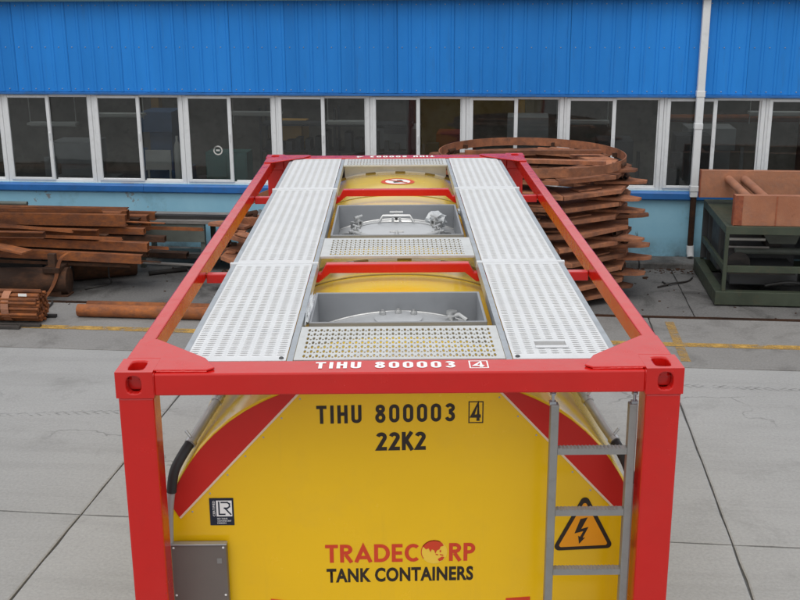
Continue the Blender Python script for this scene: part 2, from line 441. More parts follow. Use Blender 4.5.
# ---------------------------------------------------------------- mesh helpers
class MB:
    def __init__(s):
        s.v, s.f, s.mi = [], [], []
        s.mat_i = 0

    def add(s, vs, fs):
        o = len(s.v)
        s.v += [tuple(p) for p in vs]
        s.f += [tuple(i + o for i in f) for f in fs]
        s.mi += [s.mat_i] * len(fs)
        return s

    def box(s, x0, x1, y0, y1, z0, z1, mtx=None):
        vs = [Vector(p) for p in ((x0, y0, z0), (x1, y0, z0), (x1, y1, z0), (x0, y1, z0), (x0, y0, z1), (x1, y0, z1), (x1, y1, z1), (x0, y1, z1))]
        if mtx is not None:
            vs = [mtx @ p for p in vs]
        return s.add(vs, [(0, 3, 2, 1), (4, 5, 6, 7), (0, 1, 5, 4), (1, 2, 6, 5), (2, 3, 7, 6), (3, 0, 4, 7)])

    def prism(s, poly, fn, t0, t1):
        """poly: counter-clockwise 2D outline; fn(u, v, t) -> point"""
        n = len(poly)
        vs = [fn(u, v, t0) for u, v in poly] + [fn(u, v, t1) for u, v in poly]
        fs = [tuple(range(n - 1, -1, -1)), tuple(range(n, 2 * n))]
        fs += [(i, (i + 1) % n, n + (i + 1) % n, n + i) for i in range(n)]
        return s.add(vs, fs)

    def tube(s, pts, r, n=10, caps=True, closed=False):
        pts = [Vector(p) for p in pts]
        k = len(pts)
        rs = r if isinstance(r, (list, tuple)) else [r] * k
        vs, fs = [], []
        up0 = None
        for i, p in enumerate(pts):
            if closed:
                d = pts[(i + 1) % k] - pts[(i - 1) % k]
            else:
                d = pts[min(i + 1, k - 1)] - pts[max(i - 1, 0)]
            d.normalize()
            if up0 is None:
                up0 = Vector((0, 0, 1)) if abs(d.z) < 0.9 else Vector((0, 1, 0))
            a = d.cross(up0).normalized()
            b = a.cross(d).normalized()
            up0 = b
            for j in range(n):
                t = 2 * PI * j / n
                vs.append(p + (a * math.cos(t) + b * math.sin(t)) * rs[i])
        for i in range(k if closed else k - 1):
            for j in range(n):
                i2 = (i + 1) % k
                fs.append((i * n + j, i * n + (j + 1) % n, i2 * n + (j + 1) % n, i2 * n + j))
        if caps and not closed:
            fs.append(tuple(range(n - 1, -1, -1)))
            fs.append(tuple((k - 1) * n + j for j in range(n)))
        return s.add(vs, [tuple(reversed(f)) for f in fs])

    def hollow(s, p0, p1, r, t, n=14):
        """open pipe with wall thickness t"""
        p0, p1 = Vector(p0), Vector(p1)
        d = (p1 - p0).normalized()
        u0 = Vector((0, 0, 1)) if abs(d.z) < 0.9 else Vector((0, 1, 0))
        a = d.cross(u0).normalized()
        b = a.cross(d)
        vs = []
        for p, rr in ((p0, r), (p1, r), (p1, r - t), (p0, r - t)):
            vs += [p + (a * math.cos(2 * PI * j / n) + b * math.sin(2 * PI * j / n)) * rr for j in range(n)]
        fs = []
        for k in range(4):
            for j in range(n):
                k2 = (k + 1) % 4
                fs.append((k * n + j, k2 * n + j, k2 * n + (j + 1) % n, k * n + (j + 1) % n))
        return s.add(vs, fs)

    def lathe(s, prof, c=(0, 0, 0), n=24, closed=False, sx=1.0):
        vs, fs = [], []
        k = len(prof)
        for r, z in prof:
            for j in range(n):
                t = 2 * PI * j / n
                vs.append((c[0] + r * math.cos(t) * sx, c[1] + r * math.sin(t), c[2] + z))
        for i in range(k if closed else k - 1):
            i2 = (i + 1) % k
            for j in range(n):
                fs.append((i * n + j, i * n + (j + 1) % n, i2 * n + (j + 1) % n, i2 * n + j))
        if not closed:
            if prof[0][0] > 1e-6:
                fs.append(tuple(range(n - 1, -1, -1)))
            if prof[-1][0] > 1e-6:
                fs.append(tuple((k - 1) * n + j for j in range(n)))
        return s.add(vs, fs)

    def hole(s, corners, uc, hu, hv, N=16, depth=0.0, lip=0.0, power=2.0):
        """a four-cornered face with an oval hole: corners are 3D (00,10,11,01); hole centre uc, half sizes hu, hv in 0..1"""
        A, B, C, D = [Vector(c) for c in corners]
        nrm = (B - A).cross(D - A).normalized()

        def P(u, v):
            return A * (1 - u) * (1 - v) + B * u * (1 - v) + C * u * v + D * (1 - u) * v
        k = N // 4
        rim = []
        for e in range(4):
            for i in range(k):
                t = i / k
                rim.append(((t, 0), (1, t), (1 - t, 1), (0, 1 - t))[e])
        inn = []
        for j in range(N):
            t = 2 * PI * j / N - 0.75 * PI
            c_, s_ = math.cos(t), math.sin(t)
            q = (abs(c_) ** power + abs(s_) ** power) ** (-1 / power)
            inn.append((uc[0] + hu * c_ * q, uc[1] + hv * s_ * q))
        vs = [P(*p) for p in rim] + [P(*p) + nrm * lip for p in inn]
        fs = [(j, (j + 1) % N, N + (j + 1) % N, N + j) for j in range(N)]
        if depth:
            vs += [P(*p) - nrm * depth for p in inn]
            fs += [(N + j, N + (j + 1) % N, 2 * N + (j + 1) % N, 2 * N + j) for j in range(N)]
        return s.add(vs, fs)

    def mesh(s, name, mats, smooth=None, merge=False):
        me = bpy.data.meshes.new(name)
        me.from_pydata(s.v, [], s.f)
        for m in (mats if isinstance(mats, (list, tuple)) else [mats]):
            me.materials.append(m)
        me.polygons.foreach_set('material_index', s.mi)
        bm = bmesh.new()
        bm.from_mesh(me)
        if merge:
            bmesh.ops.remove_doubles(bm, verts=bm.verts, dist=1e-5)
        bmesh.ops.recalc_face_normals(bm, faces=bm.faces) if merge else None
        bm.to_mesh(me)
        bm.free()
        if smooth:
            me.polygons.foreach_set('use_smooth', [True] * len(me.polygons))
            me.set_sharp_from_angle(angle=R(smooth))
        me.update()
        return me

    def build(s, name, mats, parent=None, smooth=None, bevel=0.0, loc=None, rot=None, merge=False, seg=2):
        o = bpy.data.objects.new(name, s.mesh(name, mats, smooth, merge))
        col.objects.link(o)
        if parent:
            o.parent = parent
        if loc is not None:
            o.location = loc
        if rot is not None:
            o.rotation_euler = rot
        if bevel:
            b = o.modifiers.new('bevel', 'BEVEL')
            b.width = bevel
            b.segments = seg
            b.limit_method = 'ANGLE'
            b.angle_limit = R(40)
        return o


def tag(o, label=None, cat=None, group=None, kind=None):
    if label:
        o['label'] = label
    if cat:
        o['category'] = cat
    if group:
        o['group'] = group
    if kind:
        o['kind'] = kind
    return o


def empty(name, loc, rz=0.0, label=None, cat=None, group=None, kind=None):
    o = bpy.data.objects.new(name, None)
    col.objects.link(o)
    o.location = loc
    o.rotation_euler = (0, 0, rz)
    return tag(o, label, cat, group, kind)


def inst(name, mesh, parent=None, loc=None, rot=None):
    o = bpy.data.objects.new(name, mesh)
    col.objects.link(o)
    o.parent = parent
    if loc is not None:
        o.location = loc
    if rot is not None:
        o.rotation_euler = rot
    return o


def text_obj(name, s, mat, parent, fn, width, height, bold=0.0, spacing=1.0):
    """flat lettering fitted to width x height; fn(u, v, t) maps it to space (u right, v up, t out)"""
    cu = bpy.data.curves.new('lettering', 'FONT')
    cu.body = s
    cu.space_character = spacing
    cu.offset = bold
    cu.resolution_u = 4
    o = bpy.data.objects.new('lettering_source', cu)
    col.objects.link(o)
    dg = bpy.context.evaluated_depsgraph_get()
    me = bpy.data.meshes.new_from_object(o.evaluated_get(dg))
    bpy.data.objects.remove(o)
    bpy.data.curves.remove(cu)
    xs = [v.co.x for v in me.vertices]
    ys = [v.co.y for v in me.vertices]
    x0, x1, y0, y1 = min(xs), max(xs), min(ys), max(ys)
    sx, sy_ = width / (x1 - x0), height / (y1 - y0)
    for v in me.vertices:
        v.co = fn((v.co.x - x0) * sx, (v.co.y - y0) * sy_, 0)
    me.materials.clear()
    me.materials.append(mat)
    ob = bpy.data.objects.new(name, me)
    col.objects.link(ob)
    ob.parent = parent
    return ob


def arc_pts(cx_, cy_, rx, ry, a0, a1, n=10):
    return [(cx_ + rx * math.cos(R(a0 + (a1 - a0) * i / n)), cy_ + ry * math.sin(R(a0 + (a1 - a0) * i / n))) for i in range(n + 1)]


def glyph(ch, s, w=.56):
    """centre lines of a condensed sans capital or figure, cap height 1, stroke s: list of (points, closed)"""
    h = s / 2
    l, r, b, t, c = h, w - h, h, 1 - h, w / 2
    if ch == 'T':
        return [([(0, t), (w, t)], 0), ([(c, 0), (c, t)], 0)], w
    if ch == 'I':
        return [([(h, 0), (h, 1)], 0)], s
    if ch == 'H':
        return [([(l, 0), (l, 1)], 0), ([(r, 0), (r, 1)], 0), ([(l, .52), (r, .52)], 0)], w
    if ch == 'U':
        return [([(l, 1)] + arc_pts(c, .24, c - h, .24 - h, 180, 360) + [(r, 1)], 0)], w
    if ch == '0':
        return [(arc_pts(c, .72, c - h, .28 - h, 0, 180) + arc_pts(c, .28, c - h, .28 - h, 180, 360), 1)], w
    if ch == '8':
        return [(arc_pts(c, .755, c - h - .02, .245 - h, 0, 360, 20)[:-1], 1), (arc_pts(c, .28, c - h, .28 - h + .01, 0, 360, 20)[:-1], 1)], w
    if ch == '3':
        return [(arc_pts(c, .755, c - h - .01, .245 - h, 165, -80) + arc_pts(c, .285, c - h, .285 - h, 80, -165), 0)], w
    if ch == '4':
        return [([(r - .06, 0), (r - .06, 1), (l - .02, .27), (w, .27)], 0)], w
    if ch == '2':
        return [(arc_pts(c, .73, c - h, .27 - h, 165, -25) + [(l + .02, h), (w, h)], 0)], w
    if ch == 'R':
        return [([(l, 0), (l, t), (w * .5, t)] + arc_pts(w * .5, .72, w * .5 - h, .28 - h, 90, -90) + [(l + h, .44 + h)], 0), ([(w * .46, .44), (w - .05, 0)], 0)], w
    if ch == 'P':
        return [([(l, 0), (l, t), (w * .5, t)] + arc_pts(w * .5, .70, w * .5 - h, .30 - h, 90, -90) + [(l + h, .40 + h)], 0)], w
    if ch == 'A':
        return [([(h * .8, 0), (c, 1 - h * 1.5), (w - h * .8, 0)], 0), ([(w * .24, .27), (w * .76, .27)], 0)], w
    if ch == 'D':
        return [([(l, b), (l, t), (w * .42, t)] + arc_pts(w * .42, .5, w * .58 - h, .5 - h, 90, -90, 14), 1)], w
    if ch == 'E':
        return [([(w, t), (l, t), (l, b), (w, b)], 0), ([(l, .5), (w * .94, .5)], 0)], w
    if ch == 'C':
        return [(arc_pts(c + .03, .5, c - h + .02, .5 - h, 48, 312, 22), 0)], w
    if ch == 'K':
        return [([(l, 0), (l, 1)], 0), ([(l, .38), (w - .06, 1)], 0), ([(l + .12, .56), (w - .03, 0)], 0)], w
    return [], w * .62


def stroke_text(name, s, mat, parent, fn, width, height, st=.185, gap=.2, ws={}):
    x = 0
    allp = []
    for ch in s:
        polys = []
        g_, w_ = glyph(ch, st, ws.get(ch, .56))
        for layer, (pts, closed) in enumerate(g_):
            pts = [Vector(p_) for p_ in pts]
            n_ = len(pts)
            L_, R_ = [], []
            for i in range(n_):
                if closed:
                    d0, d1 = pts[i] - pts[i - 1], pts[(i + 1) % n_] - pts[i]
                else:
                    d0 = pts[i] - pts[i - 1] if i else pts[1] - pts[0]
                    d1 = pts[i + 1] - pts[i] if i < n_ - 1 else d0
                if d0.length < 1e-6:
                    d0 = d1
                if d1.length < 1e-6:
                    d1 = d0
                n0 = Vector((-d0.y, d0.x)).normalized()
                n1 = Vector((-d1.y, d1.x)).normalized()
                m_ = (n0 + n1)
                m_ = m_ / max(m_.length_squared, .5) * 2 * st / 2
                L_.append(pts[i] + m_ + Vector((x, 0)))
                R_.append(pts[i] - m_ + Vector((x, 0)))
            for i in range(n_ if closed else n_ - 1):
                j = (i + 1) % n_
                polys.append((R_[i], R_[j], L_[j], L_[i], layer * .0004 + (.0002 if (i == n_ - 2 and ch == '4') else 0)))
        x += w_ + gap
        if polys:
            allp.append(polys)
    W_ = x - gap
    holder = parent
    if len(allp) > 1:
        holder = empty(name, (0, 0, 0))
        holder.parent = parent
    for polys in allp:
        mb = MB()
        for *q, k_ in polys:
            mb.add([fn(a.x * width / W_, a.y * height, k_) for a in q], [(0, 1, 2, 3)])
        mb.build('letter' if len(allp) > 1 else name, mat, holder)
    return holder


# ================================================================ THE SETTING
YO = tuple(yard(0, 0))
YR = (0, 0, AL)
g = MB().add([(-300, -300, 0), (300, -300, 0), (300, 300, 0), (-300, 300, 0)], [(0, 1, 2, 3)]).build('ground', M['soil'], loc=(0, 0, -0.03))
tag(g, kind='structure')


def slab_mesh(w, d, mat, t=0.06, edge=0.012):
    mb = MB()
    nx, ny = 6, 6
    pts = [(0, 0)]
    e = edge
    out = []
    r2 = random.Random(int(w * 100 + d * 10))
    for k in range(24):
        out.append((-w / 2 + w * k / 24, -d / 2 + r2.uniform(-.003, .006)))
    for k in range(16):
        out.append((w / 2 - r2.uniform(-.003, .006), -d / 2 + d * k / 16))
    for k in range(24):
        out.append((w / 2 - w * k / 24, d / 2 - r2.uniform(-.003, .006)))
    for k in range(16):
        out.append((-w / 2 + r2.uniform(-.003, .006), d / 2 - d * k / 16))
    n = len(out)
    ins = [(x * (1 - e / w * 2), y * (1 - e / d * 2)) for x, y in out]
    vs = [(x, y, 0) for x, y in ins] + [(x, y, -0.006) for x, y in out] + [(x, y, -t) for x, y in out]
    fs = [tuple(range(n))] + [(n + i, n + (i + 1) % n, (i + 1) % n, i) for i in range(n)] + [(2 * n + i, 2 * n + (i + 1) % n, n + (i + 1) % n, n + i) for i in range(n)]
    mb.add(vs, fs)
    return mb.mesh('slab', mat)


road = empty('road', YO, AL, kind='structure')
SW, SD, GAP = 5.21, 4.05, 0.015
sm = slab_mesh(SW - GAP, SD - GAP, M['concrete'])
for i in range(-3, 4):
    for j in range(7):
        inst('slab', sm, road, (1.01 + i * SW, -4.85 - SD * (j + 0.5), 0))
strip = empty('yard_strip', YO, AL, kind='structure')
sm = slab_mesh(SW - GAP, 1.86, M['concrete_strip'])
for i in range(-3, 4):
    inst('slab', sm, strip, (1.01 + i * SW, -3.91, 0))
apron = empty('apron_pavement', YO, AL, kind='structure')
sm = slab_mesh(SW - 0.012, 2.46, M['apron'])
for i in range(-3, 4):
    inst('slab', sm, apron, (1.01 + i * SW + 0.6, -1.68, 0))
# drain channel with steel edges between apron and strip
MB().box(-17, 19, -2.976, -2.962, -0.06, 0.004).box(-17, 19, -2.918, -2.906, -0.06, 0.006).build('channel_edge', M['rust_dark'], apron)
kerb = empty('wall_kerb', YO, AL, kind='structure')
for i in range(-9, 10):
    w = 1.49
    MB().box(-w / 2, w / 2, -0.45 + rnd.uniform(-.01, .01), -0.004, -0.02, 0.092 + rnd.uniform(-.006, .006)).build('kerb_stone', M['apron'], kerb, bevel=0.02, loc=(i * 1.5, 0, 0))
yl = MB()
x = -9.5
while x < 12:
    w = rnd.uniform(1.2, 2.2)
    yl.box(x, min(x + w, 12), -4.13 + rnd.uniform(-.008, .008), -3.98 + rnd.uniform(-.008, .008), 0.0035, 0.0045)
    x += w
o = yl.build('painted_line', M['yline'], loc=YO, rot=YR)
tag(o, kind='structure')
o = MB().box(3.80, 3.91, -3.98 + 0.002, -3.15, 0.0035, 0.0045).box(3.80, 3.91, -4.66, -4.13 - 0.012, 0.0035, 0.0045).build('painted_line', M['yline_faint'], loc=YO, rot=YR)
tag(o, kind='structure')
# tyre marks: a chevron trail across the road
tm = MB()


def trail(x0, y0, x1, y1, n):
    for k in range(n):
        t = k / n
        cx_, cy_ = x0 + (x1 - x0) * t, y0 + (y1 - y0) * t
        for s_ in (-1, 1):
            dx, dy = 0.085, 0.05 * s_
            tm.add([(cx_, cy_, .004), (cx_ + .035, cy_, .004), (cx_ + dx + .035, cy_ + dy, .004), (cx_ + dx, cy_ + dy, .004)], [(0, 1, 2, 3) if s_ > 0 else (3, 2, 1, 0)])


trail(-9, -7.85, -1.5, -6.62, 80)
trail(2.6, -5.42, 9, -5.56, 70)
o = tm.build('tyre_marks', M['tread'], loc=YO, rot=YR)
tag(o, kind='stuff')

# ================================================================ WORKSHOP BUILDING
bld = empty('workshop_building', YO, AL, 'blue clad workshop with a long band of white framed windows', 'building')
BX0, BX1, BD = -13.6, 12.84, 7.0
PITCHW = 1.469
M0 = -4.78
mb = MB().box(BX0, BX1, 0.0, 0.2, 0.05, 1.10)
mb.build('lower_wall', M['lowwall'], bld)
# blue band under the windows: projecting sill
sl = MB()
prof = [(0.0, 0.965), (-0.045, 0.965), (-0.07, 0.985), (-0.07, 1.07), (-0.05, 1.092), (0.0, 1.098)]
x = BX0
while x < BX1:
    w = min(2.4, BX1 - x)
    MB().prism([(p[0], p[1]) for p in reversed(prof)], lambda u, v, t: (t, u, v), x + 0.002, x + w - 0.002).build('sill_piece', M['bluesill'], bld)
    x += w
# cladding sheets
RIB = 0.2135


def sheet_mesh(nr):
    prof = []
    for k in range(nr):
        x0 = k * RIB
        prof += [(x0, 0), (x0 + 0.158, 0), (x0 + 0.170, -0.013), (x0 + 0.200, -0.013)]
    prof.append((nr * RIB - 0.0015, 0))
    mb = MB()
    zs = [2.545, 3.0, 3.45, 3.9]
    vs = [(x, y - 0.03, z) for z in zs for x, y in prof]
    n = len(prof)
    fs = [(r * n + i, r * n + i + 1, (r + 1) * n + i + 1, (r + 1) * n + i) for r in range(3) for i in range(n - 1)]
    mb.add(vs, fs)
    return mb.mesh('cladding_sheet', M['clad'])


smesh = sheet_mesh(4)
k = 0
x = BX0
while x < BX1 - 0.5:
    o = inst('cladding_sheet', smesh, bld, (x, rnd.uniform(-0.003, 0.003), 0))
    sd_ = o.modifiers.new('solid', 'SOLIDIFY')
    sd_.thickness = 0.002
    o.rotation_euler = (rnd.uniform(-.0015, .0015), 0, rnd.uniform(-.005, .005))
    x += 4 * RIB
scw = MB()
x = BX0
while x < BX1 - 0.5:
    for k in range(4):
        for z in (2.585, 3.22, 3.84):
            scw.lathe([(.009, 0), (.009, .004), (.005, .008), (0, .008)], (x + k * RIB + .07, -z, .0325), 6)
    x += 4 * RIB
scw.v = [(a, -c, -b) for a, b, c in scw.v]
tag(scw.build('cladding_screws', M['galv'], bld), kind='stuff')
MB().box(BX0, BX1, -0.004, 0.2, 2.52, 3.92).build('wall_backing', M['interior'], bld)
fl = [(-0.004, 2.515), (-0.062, 2.500), (-0.066, 2.504), (-0.066, 2.530), (-0.062, 2.532), (-0.004, 2.546)]
x = BX0
while x < BX1:
    w = min(3.0, BX1 - x)
    MB().prism(list(reversed(fl)), lambda u, v, t: (t, u, v), x + 0.0015, x + w - 0.0015).build('drip_flashing', M['bluesill'], bld)
    x += w
gt = [(-0.03, 3.905), (-0.20, 3.905), (-0.20, 4.06), (-0.19, 4.06), (-0.19, 3.92), (-0.03, 3.92)]
MB().prism(list(reversed(gt)), lambda u, v, t: (t, u, v), BX0, BX1).build('gutter', M['gutter'], bld)
for a, b in ((-0.02, 0.9), (2.3, 4.0), (5.4, BD + .2)):
    MB().box(BX0 - .1, BX1 + .1, a, b, 3.925, 4.02).build('roof', M['roof'], bld)
for a, b in ((0.9, 2.3), (4.0, 5.4)):  # unseen glazed roof strips, added to let light into the workshop
    MB().box(BX0 - .1, BX1 + .1, a + .002, b - .002, 3.96, 3.97).build('added_skylight', M['glass'], bld)
iw = MB()
iw.box(BX0, BX1, BD, BD + .2, 0, 3.92).box(BX0, BX0 + .15, .205, BD - .005, 0, 3.92).box(BX1 - .15, BX1, .205, BD - .005, 0, 3.92)
iw.build('inner_wall', M['interior'], bld)
MB().box(BX0 + .16, BX1 - .16, .205, BD - .005, -0.02, 0.02).build('inner_floor', M['int_dark'], bld)


def window_meshes():
    W_ = PITCHW
    fr = MB()
    # outer frame of one bay, x from 0 (mullion centre) to W_
    fr.box(0.002, 0.062, 0.02, 0.10, 1.10, 2.50).box(W_ - 0.062, W_ - 0.002, 0.02, 0.10, 1.10, 2.50)
    fr.box(0.062, W_ - 0.062, 0.02, 0.10, 1.10, 1.145).box(0.062, W_ - 0.062, 0.02, 0.10, 2.455, 2.50)
    fr.box(0.80, W_ - 0.062, 0.055, 0.085, 1.145, 1.170).box(W_ - 0.088, W_ - 0.062, 0.055, 0.085, 1.170, 2.455)
    sa = MB()
    x0, x1, z0, z1 = 0.040, 0.770, 1.135, 2.485
    e = 0.056
    sa.box(x0, x0 + e, 0.0, 0.05, z0, z1).box(x1 - e, x1, 0.0, 0.05, z0, z1)
    sa.box(x0 + e, x1 - e, 0.0, 0.05, z0, z0 + 0.045).box(x0 + e, x1 - e, 0.0, 0.05, z1 - 0.045, z1)
    sa.box(x1 - 0.036, x1 - 0.018, -0.018, 0.0, 1.78, 1.90)
    pl = MB().box(x0 + e, x1 - e, 0.022, 0.028, z0 + .045, z1 - .045)
    pr = MB().box(0.772, W_ - 0.09, 0.064, 0.070, 1.172, 2.455)
    return fr.mesh('window', M['upvc']), sa.mesh('sash', M['upvc']), pl.mesh('pane', M['glass']), pr.mesh('pane', M['glass'])


wm = window_meshes()
wins = []
for k in range(-6, 12):
    x = M0 + k * PITCHW
    if x < BX0 or x + PITCHW > BX1 + .2:
        continue
    w = inst('window', wm[0], bld, (x, 0, 0))
    bv = w.modifiers.new('bevel', 'BEVEL')
    bv.width = 0.005
    s_ = inst('sash', wm[1], w, (rnd.choice((0, 0, 0, 0.012)), 0, 0))
    bv = s_.modifiers.new('bevel', 'BEVEL')
    bv.width = 0.006
    inst('pane', wm[2], w, (0, rnd.uniform(-.003, .003), 0), (rnd.uniform(-.003, .003), 0, rnd.uniform(-.004, .004)))
    inst('pane', wm[3], w, (0, rnd.uniform(-.003, .003), 0), (rnd.uniform(-.003, .003), 0, rnd.uniform(-.004, .004)))
    wins.append(w)
    if k == 1:
        st = MB().lathe([(0.055, 0), (0.075, 0), (0.075, 0.002), (0.055, 0.002)], n=24, closed=True)
        st.box(-0.03, 0.03, -0.012, 0.014, 0, 0.002)
        st.build('round_sticker', M['int_pale'], w, loc=(0.53, 0.019, 1.64), rot=(PI / 2, 0, 0))

# downpipe on the facade
dp = MB().box(4.475, 4.585, -0.145, -0.04, 1.03, 3.95).build('downpipe', M['upvc'], bld, bevel=0.012)
jb = MB()
for z in (2.52, 2.05, 1.12):
    jb.box(4.468, 4.592, -0.152, -0.033, z, z + 0.085)
jb.box(4.49, 4.57, -0.03, -0.001, 2.85, 2.89)
jb.build('pipe_collar', M['upvc'], dp, bevel=0.006)
MB().tube([(4.535, -0.09, 1.03), (4.535, -0.09, 0.28)], 0.045, 12).build('lower_pipe', M['rust_dark'], dp, smooth=40)
MB().tube([(4.535, -0.09, 0.28), (4.54, -0.10, 0.17), (4.545, -0.13, 0.11)], [0.055, 0.055, 0.05], 12).build('pipe_shoe', M['upvc'], dp, smooth=40)

# ---- dim things inside the workshop, seen through the panes
def inside(name, label, cat, x, y, mb, mat, rz=0.0, group=None, smooth=None):
    o = mb.build(name, mat, loc=yard(x, y, 0.02), rot=(0, 0, AL + rz), smooth=smooth)
    return tag(o, label, cat, group)


inside('storage_cabinet', 'green cabinet inside the workshop, behind the second window from the left', 'cabinet', -2.95, 1.3,
       MB().box(-.35, .35, -.2, .2, 0, 1.42).box(-.33, -.005, -.215, -.2, .06, 1.36).box(.005, .33, -.215, -.2, .06, 1.36), M['int_green'])
inside('notice_board', 'pale board standing low behind the left window', 'board', -4.05, 0.9,
       MB().box(-.22, .22, -.01, .01, 1.15, 1.48).box(-.2, -.17, .01, .04, 0, 1.3).box(.17, .2, .01, .04, 0, 1.3), M['int_pale'])
inside('bottle_rack', 'white gas bottle beside the window post at left', 'gas bottle', -3.62, 0.6,
       MB().lathe([(.0, 0), (.06, 0), (.06, 1.5), (.045, 1.62), (.02, 1.68), (.02, 1.76), (0, 1.76)], n=14), M['int_pale'], smooth=40)
inside('overhead_beam', 'long yellow crane beam crossing inside the workshop', 'crane beam', -1.5, 3.6,
       MB().box(-3.6, 3.6, -.12, .12, 2.08, 2.12).box(-3.6, 3.6, -.012, .012, 2.12, 2.32).box(-3.6, 3.6, -.12, .12, 2.32, 2.36).box(-3.5, -3.35, -.1, .1, 0, 2.08).box(3.35, 3.5, -.1, .1, 0, 2.08), M['int_yellow'])
mb = MB()
for z in (.2, .8, 1.35, 1.8):
    mb.box(-1.3, 1.3, -.25, .25, z, z + .03)
for xx in (-1.3, -.02, 1.26):
    mb.box(xx, xx + .04, -.25, -.21, 0, 2.1).box(xx, xx + .04, .21, .25, 0, 2.1)
for k in range(14):
    xx = -1.2 + k * .17
    mb.box(xx, xx + rnd.uniform(.06, .13), -.2, .1, 1.38, 1.38 + rnd.uniform(.1, .35))
    mb.box(xx, xx + rnd.uniform(.06, .13), -.2, .1, .83, .83 + rnd.uniform(.1, .4))
inside('storage_rack', 'loaded steel rack behind the third window from the left', 'rack', -1.2, 1.9, mb, M['int_dark'])
mb = MB().box(-.6, .6, -.35, .35, 0, .9).box(-.2, .35, -.2, .3, .9, 1.75).box(-.5, -.1, -.3, .0, .9, 1.2).box(-.28, .1, -.38, -.2, 1.35, 1.5)
mb.tube([(-.1, -.38, 1.4), (-.1, -.5, 1.1)], .03, 8)
inside('milling_machine', 'dark machine tool behind the window right of the ring stack', 'machine', 4.6, 1.4, mb, M['int_dark'])
mb = MB().box(-.9, .9, -.3, .3, .85, .9)
for xx in (-.85, .8):
    for yy in (-.28, .22):
        mb.box(xx, xx + .05, yy, yy + .05, 0, .85)
mb.box(-.6, -.2, -.2, .2, .9, 1.15).box(.0, .5, -.1, .2, .9, 1.3)
inside('work_table', 'dark table with tools behind the window above the tank', 'table', 1.6, 1.6, mb, M['int_dark'])
mb = MB()
for k in range(5):
    mb.tube([(-1.2, .1 * k, 1.9 - .02 * k), (1.6, .1 * k, 1.92 - .02 * k)], .05, 8)
for xx in (-.8, 1.1):
    mb.box(xx, xx + .08, -.05, .5, 0, 1.78)
inside('pipe_rack', 'reddish pipes on a rack behind the right windows', 'pipe rack', 5.6, 2.4, mb, M['rust'])
mb = MB().box(-.03, .03, -.03, .03, 0, 2.3).box(-.4, .03, -.05, .05, 1.75, 1.85).box(.3, .5, -.1, .1, 0, 1.6)
inside('column_drill', 'tall dark drill column behind the window above the container', 'machine', .1, 1.2, mb, M['int_dark'])

M['int_red'] = paint('dull red machine', (0.26, 0.04, 0.03), 0.5, 0, 0.15)
M['int_blue'] = paint('dull blue machine', (0.05, 0.11, 0.22), 0.5, 0, 0.15)
M['int_grey'] = paint('grey machine', (0.28, 0.29, 0.29), 0.5, 0, 0.15)
for (x, y, w, h, mt, nm, lab, ct) in (
        (-5.6, 1.5, .55, 1.55, 'int_grey', 'lathe', 'grey lathe standing behind the leftmost full window', 'machine'),
        (-4.45, 2.6, .4, 1.95, 'int_blue', 'press', 'dull blue press deep behind the left windows', 'machine'),
        (-2.05, 2.4, .35, 1.8, 'int_yellow', 'press', 'yellow press behind the post of the third window', 'machine'),
        (-.1, 2.2, .5, 1.75, 'int_grey', 'press', 'grey press behind the window above the left walkway', 'machine'),
        (.85, 1.9, .4, 1.7, 'int_red', 'press', 'dull red press behind the window above the tank', 'machine'),
        (2.1, 2.6, .5, 1.9, 'int_grey', 'press', 'grey press behind the window at the ring stack', 'machine'),
        (3.5, 1.6, .4, 1.65, 'int_dark', 'press', 'dark press behind the window right over the hoop', 'machine'),
        (5.1, 2.1, .55, 1.8, 'int_grey', 'lathe', 'grey machine behind the window right of the downpipe', 'machine')):
    q = MB().box(-w, w, -.4, .4, 0, .9).box(-w * .5, w * .5, -.3, .35, .9, h - .35).box(-w * .8, w * .6, -.38, .3, h - .35, h)
    q.box(-w * .9, -w * .55, -.46, -.38, 1.0, 1.32).tube([(w * .8, -.42, .95), (w * .8, -.42, 1.5)], .03, 8).box(-w * .3, w * .3, -.42, -.3, .9, .98)
    o = inside(nm, lab, ct, x, y, q, M[mt])
for k, x in enumerate((-5.9, -4.9, -2.4, -.9, 2.9, 6.0)):
    q = MB().box(-.42, .42, -.10, .10, 1.86 + .1 * (k % 3), 1.90 + .1 * (k % 3)).tube([(-.4, 0, 1.9), (-.4, 0, 3.9)], .008, 5).tube([(.4, 0, 1.9), (.4, 0, 3.9)], .008, 5)
    q.tube([(-.40, 0, 1.845 + .1 * (k % 3)), (.40, 0, 1.845 + .1 * (k % 3))], .018, 8)
    inside('hanging_lamp', 'unlit pale tube lamp hanging behind the %s window' % ('first', 'second', 'fourth', 'fifth', 'eighth', 'tenth')[k], 'lamp', x, 1.1 + .5 * (k % 2), q, M['int_pale'])

# ================================================================ TANK CONTAINER
tk = empty('tank_container', (0, 0, 0), 0, 'yellow tank container in a red frame with pale perforated roof walkways', 'tank container')
L, HW, H = 6.058, 1.219, 2.591
CL, CW, CH = 0.178, 0.162, 0.118


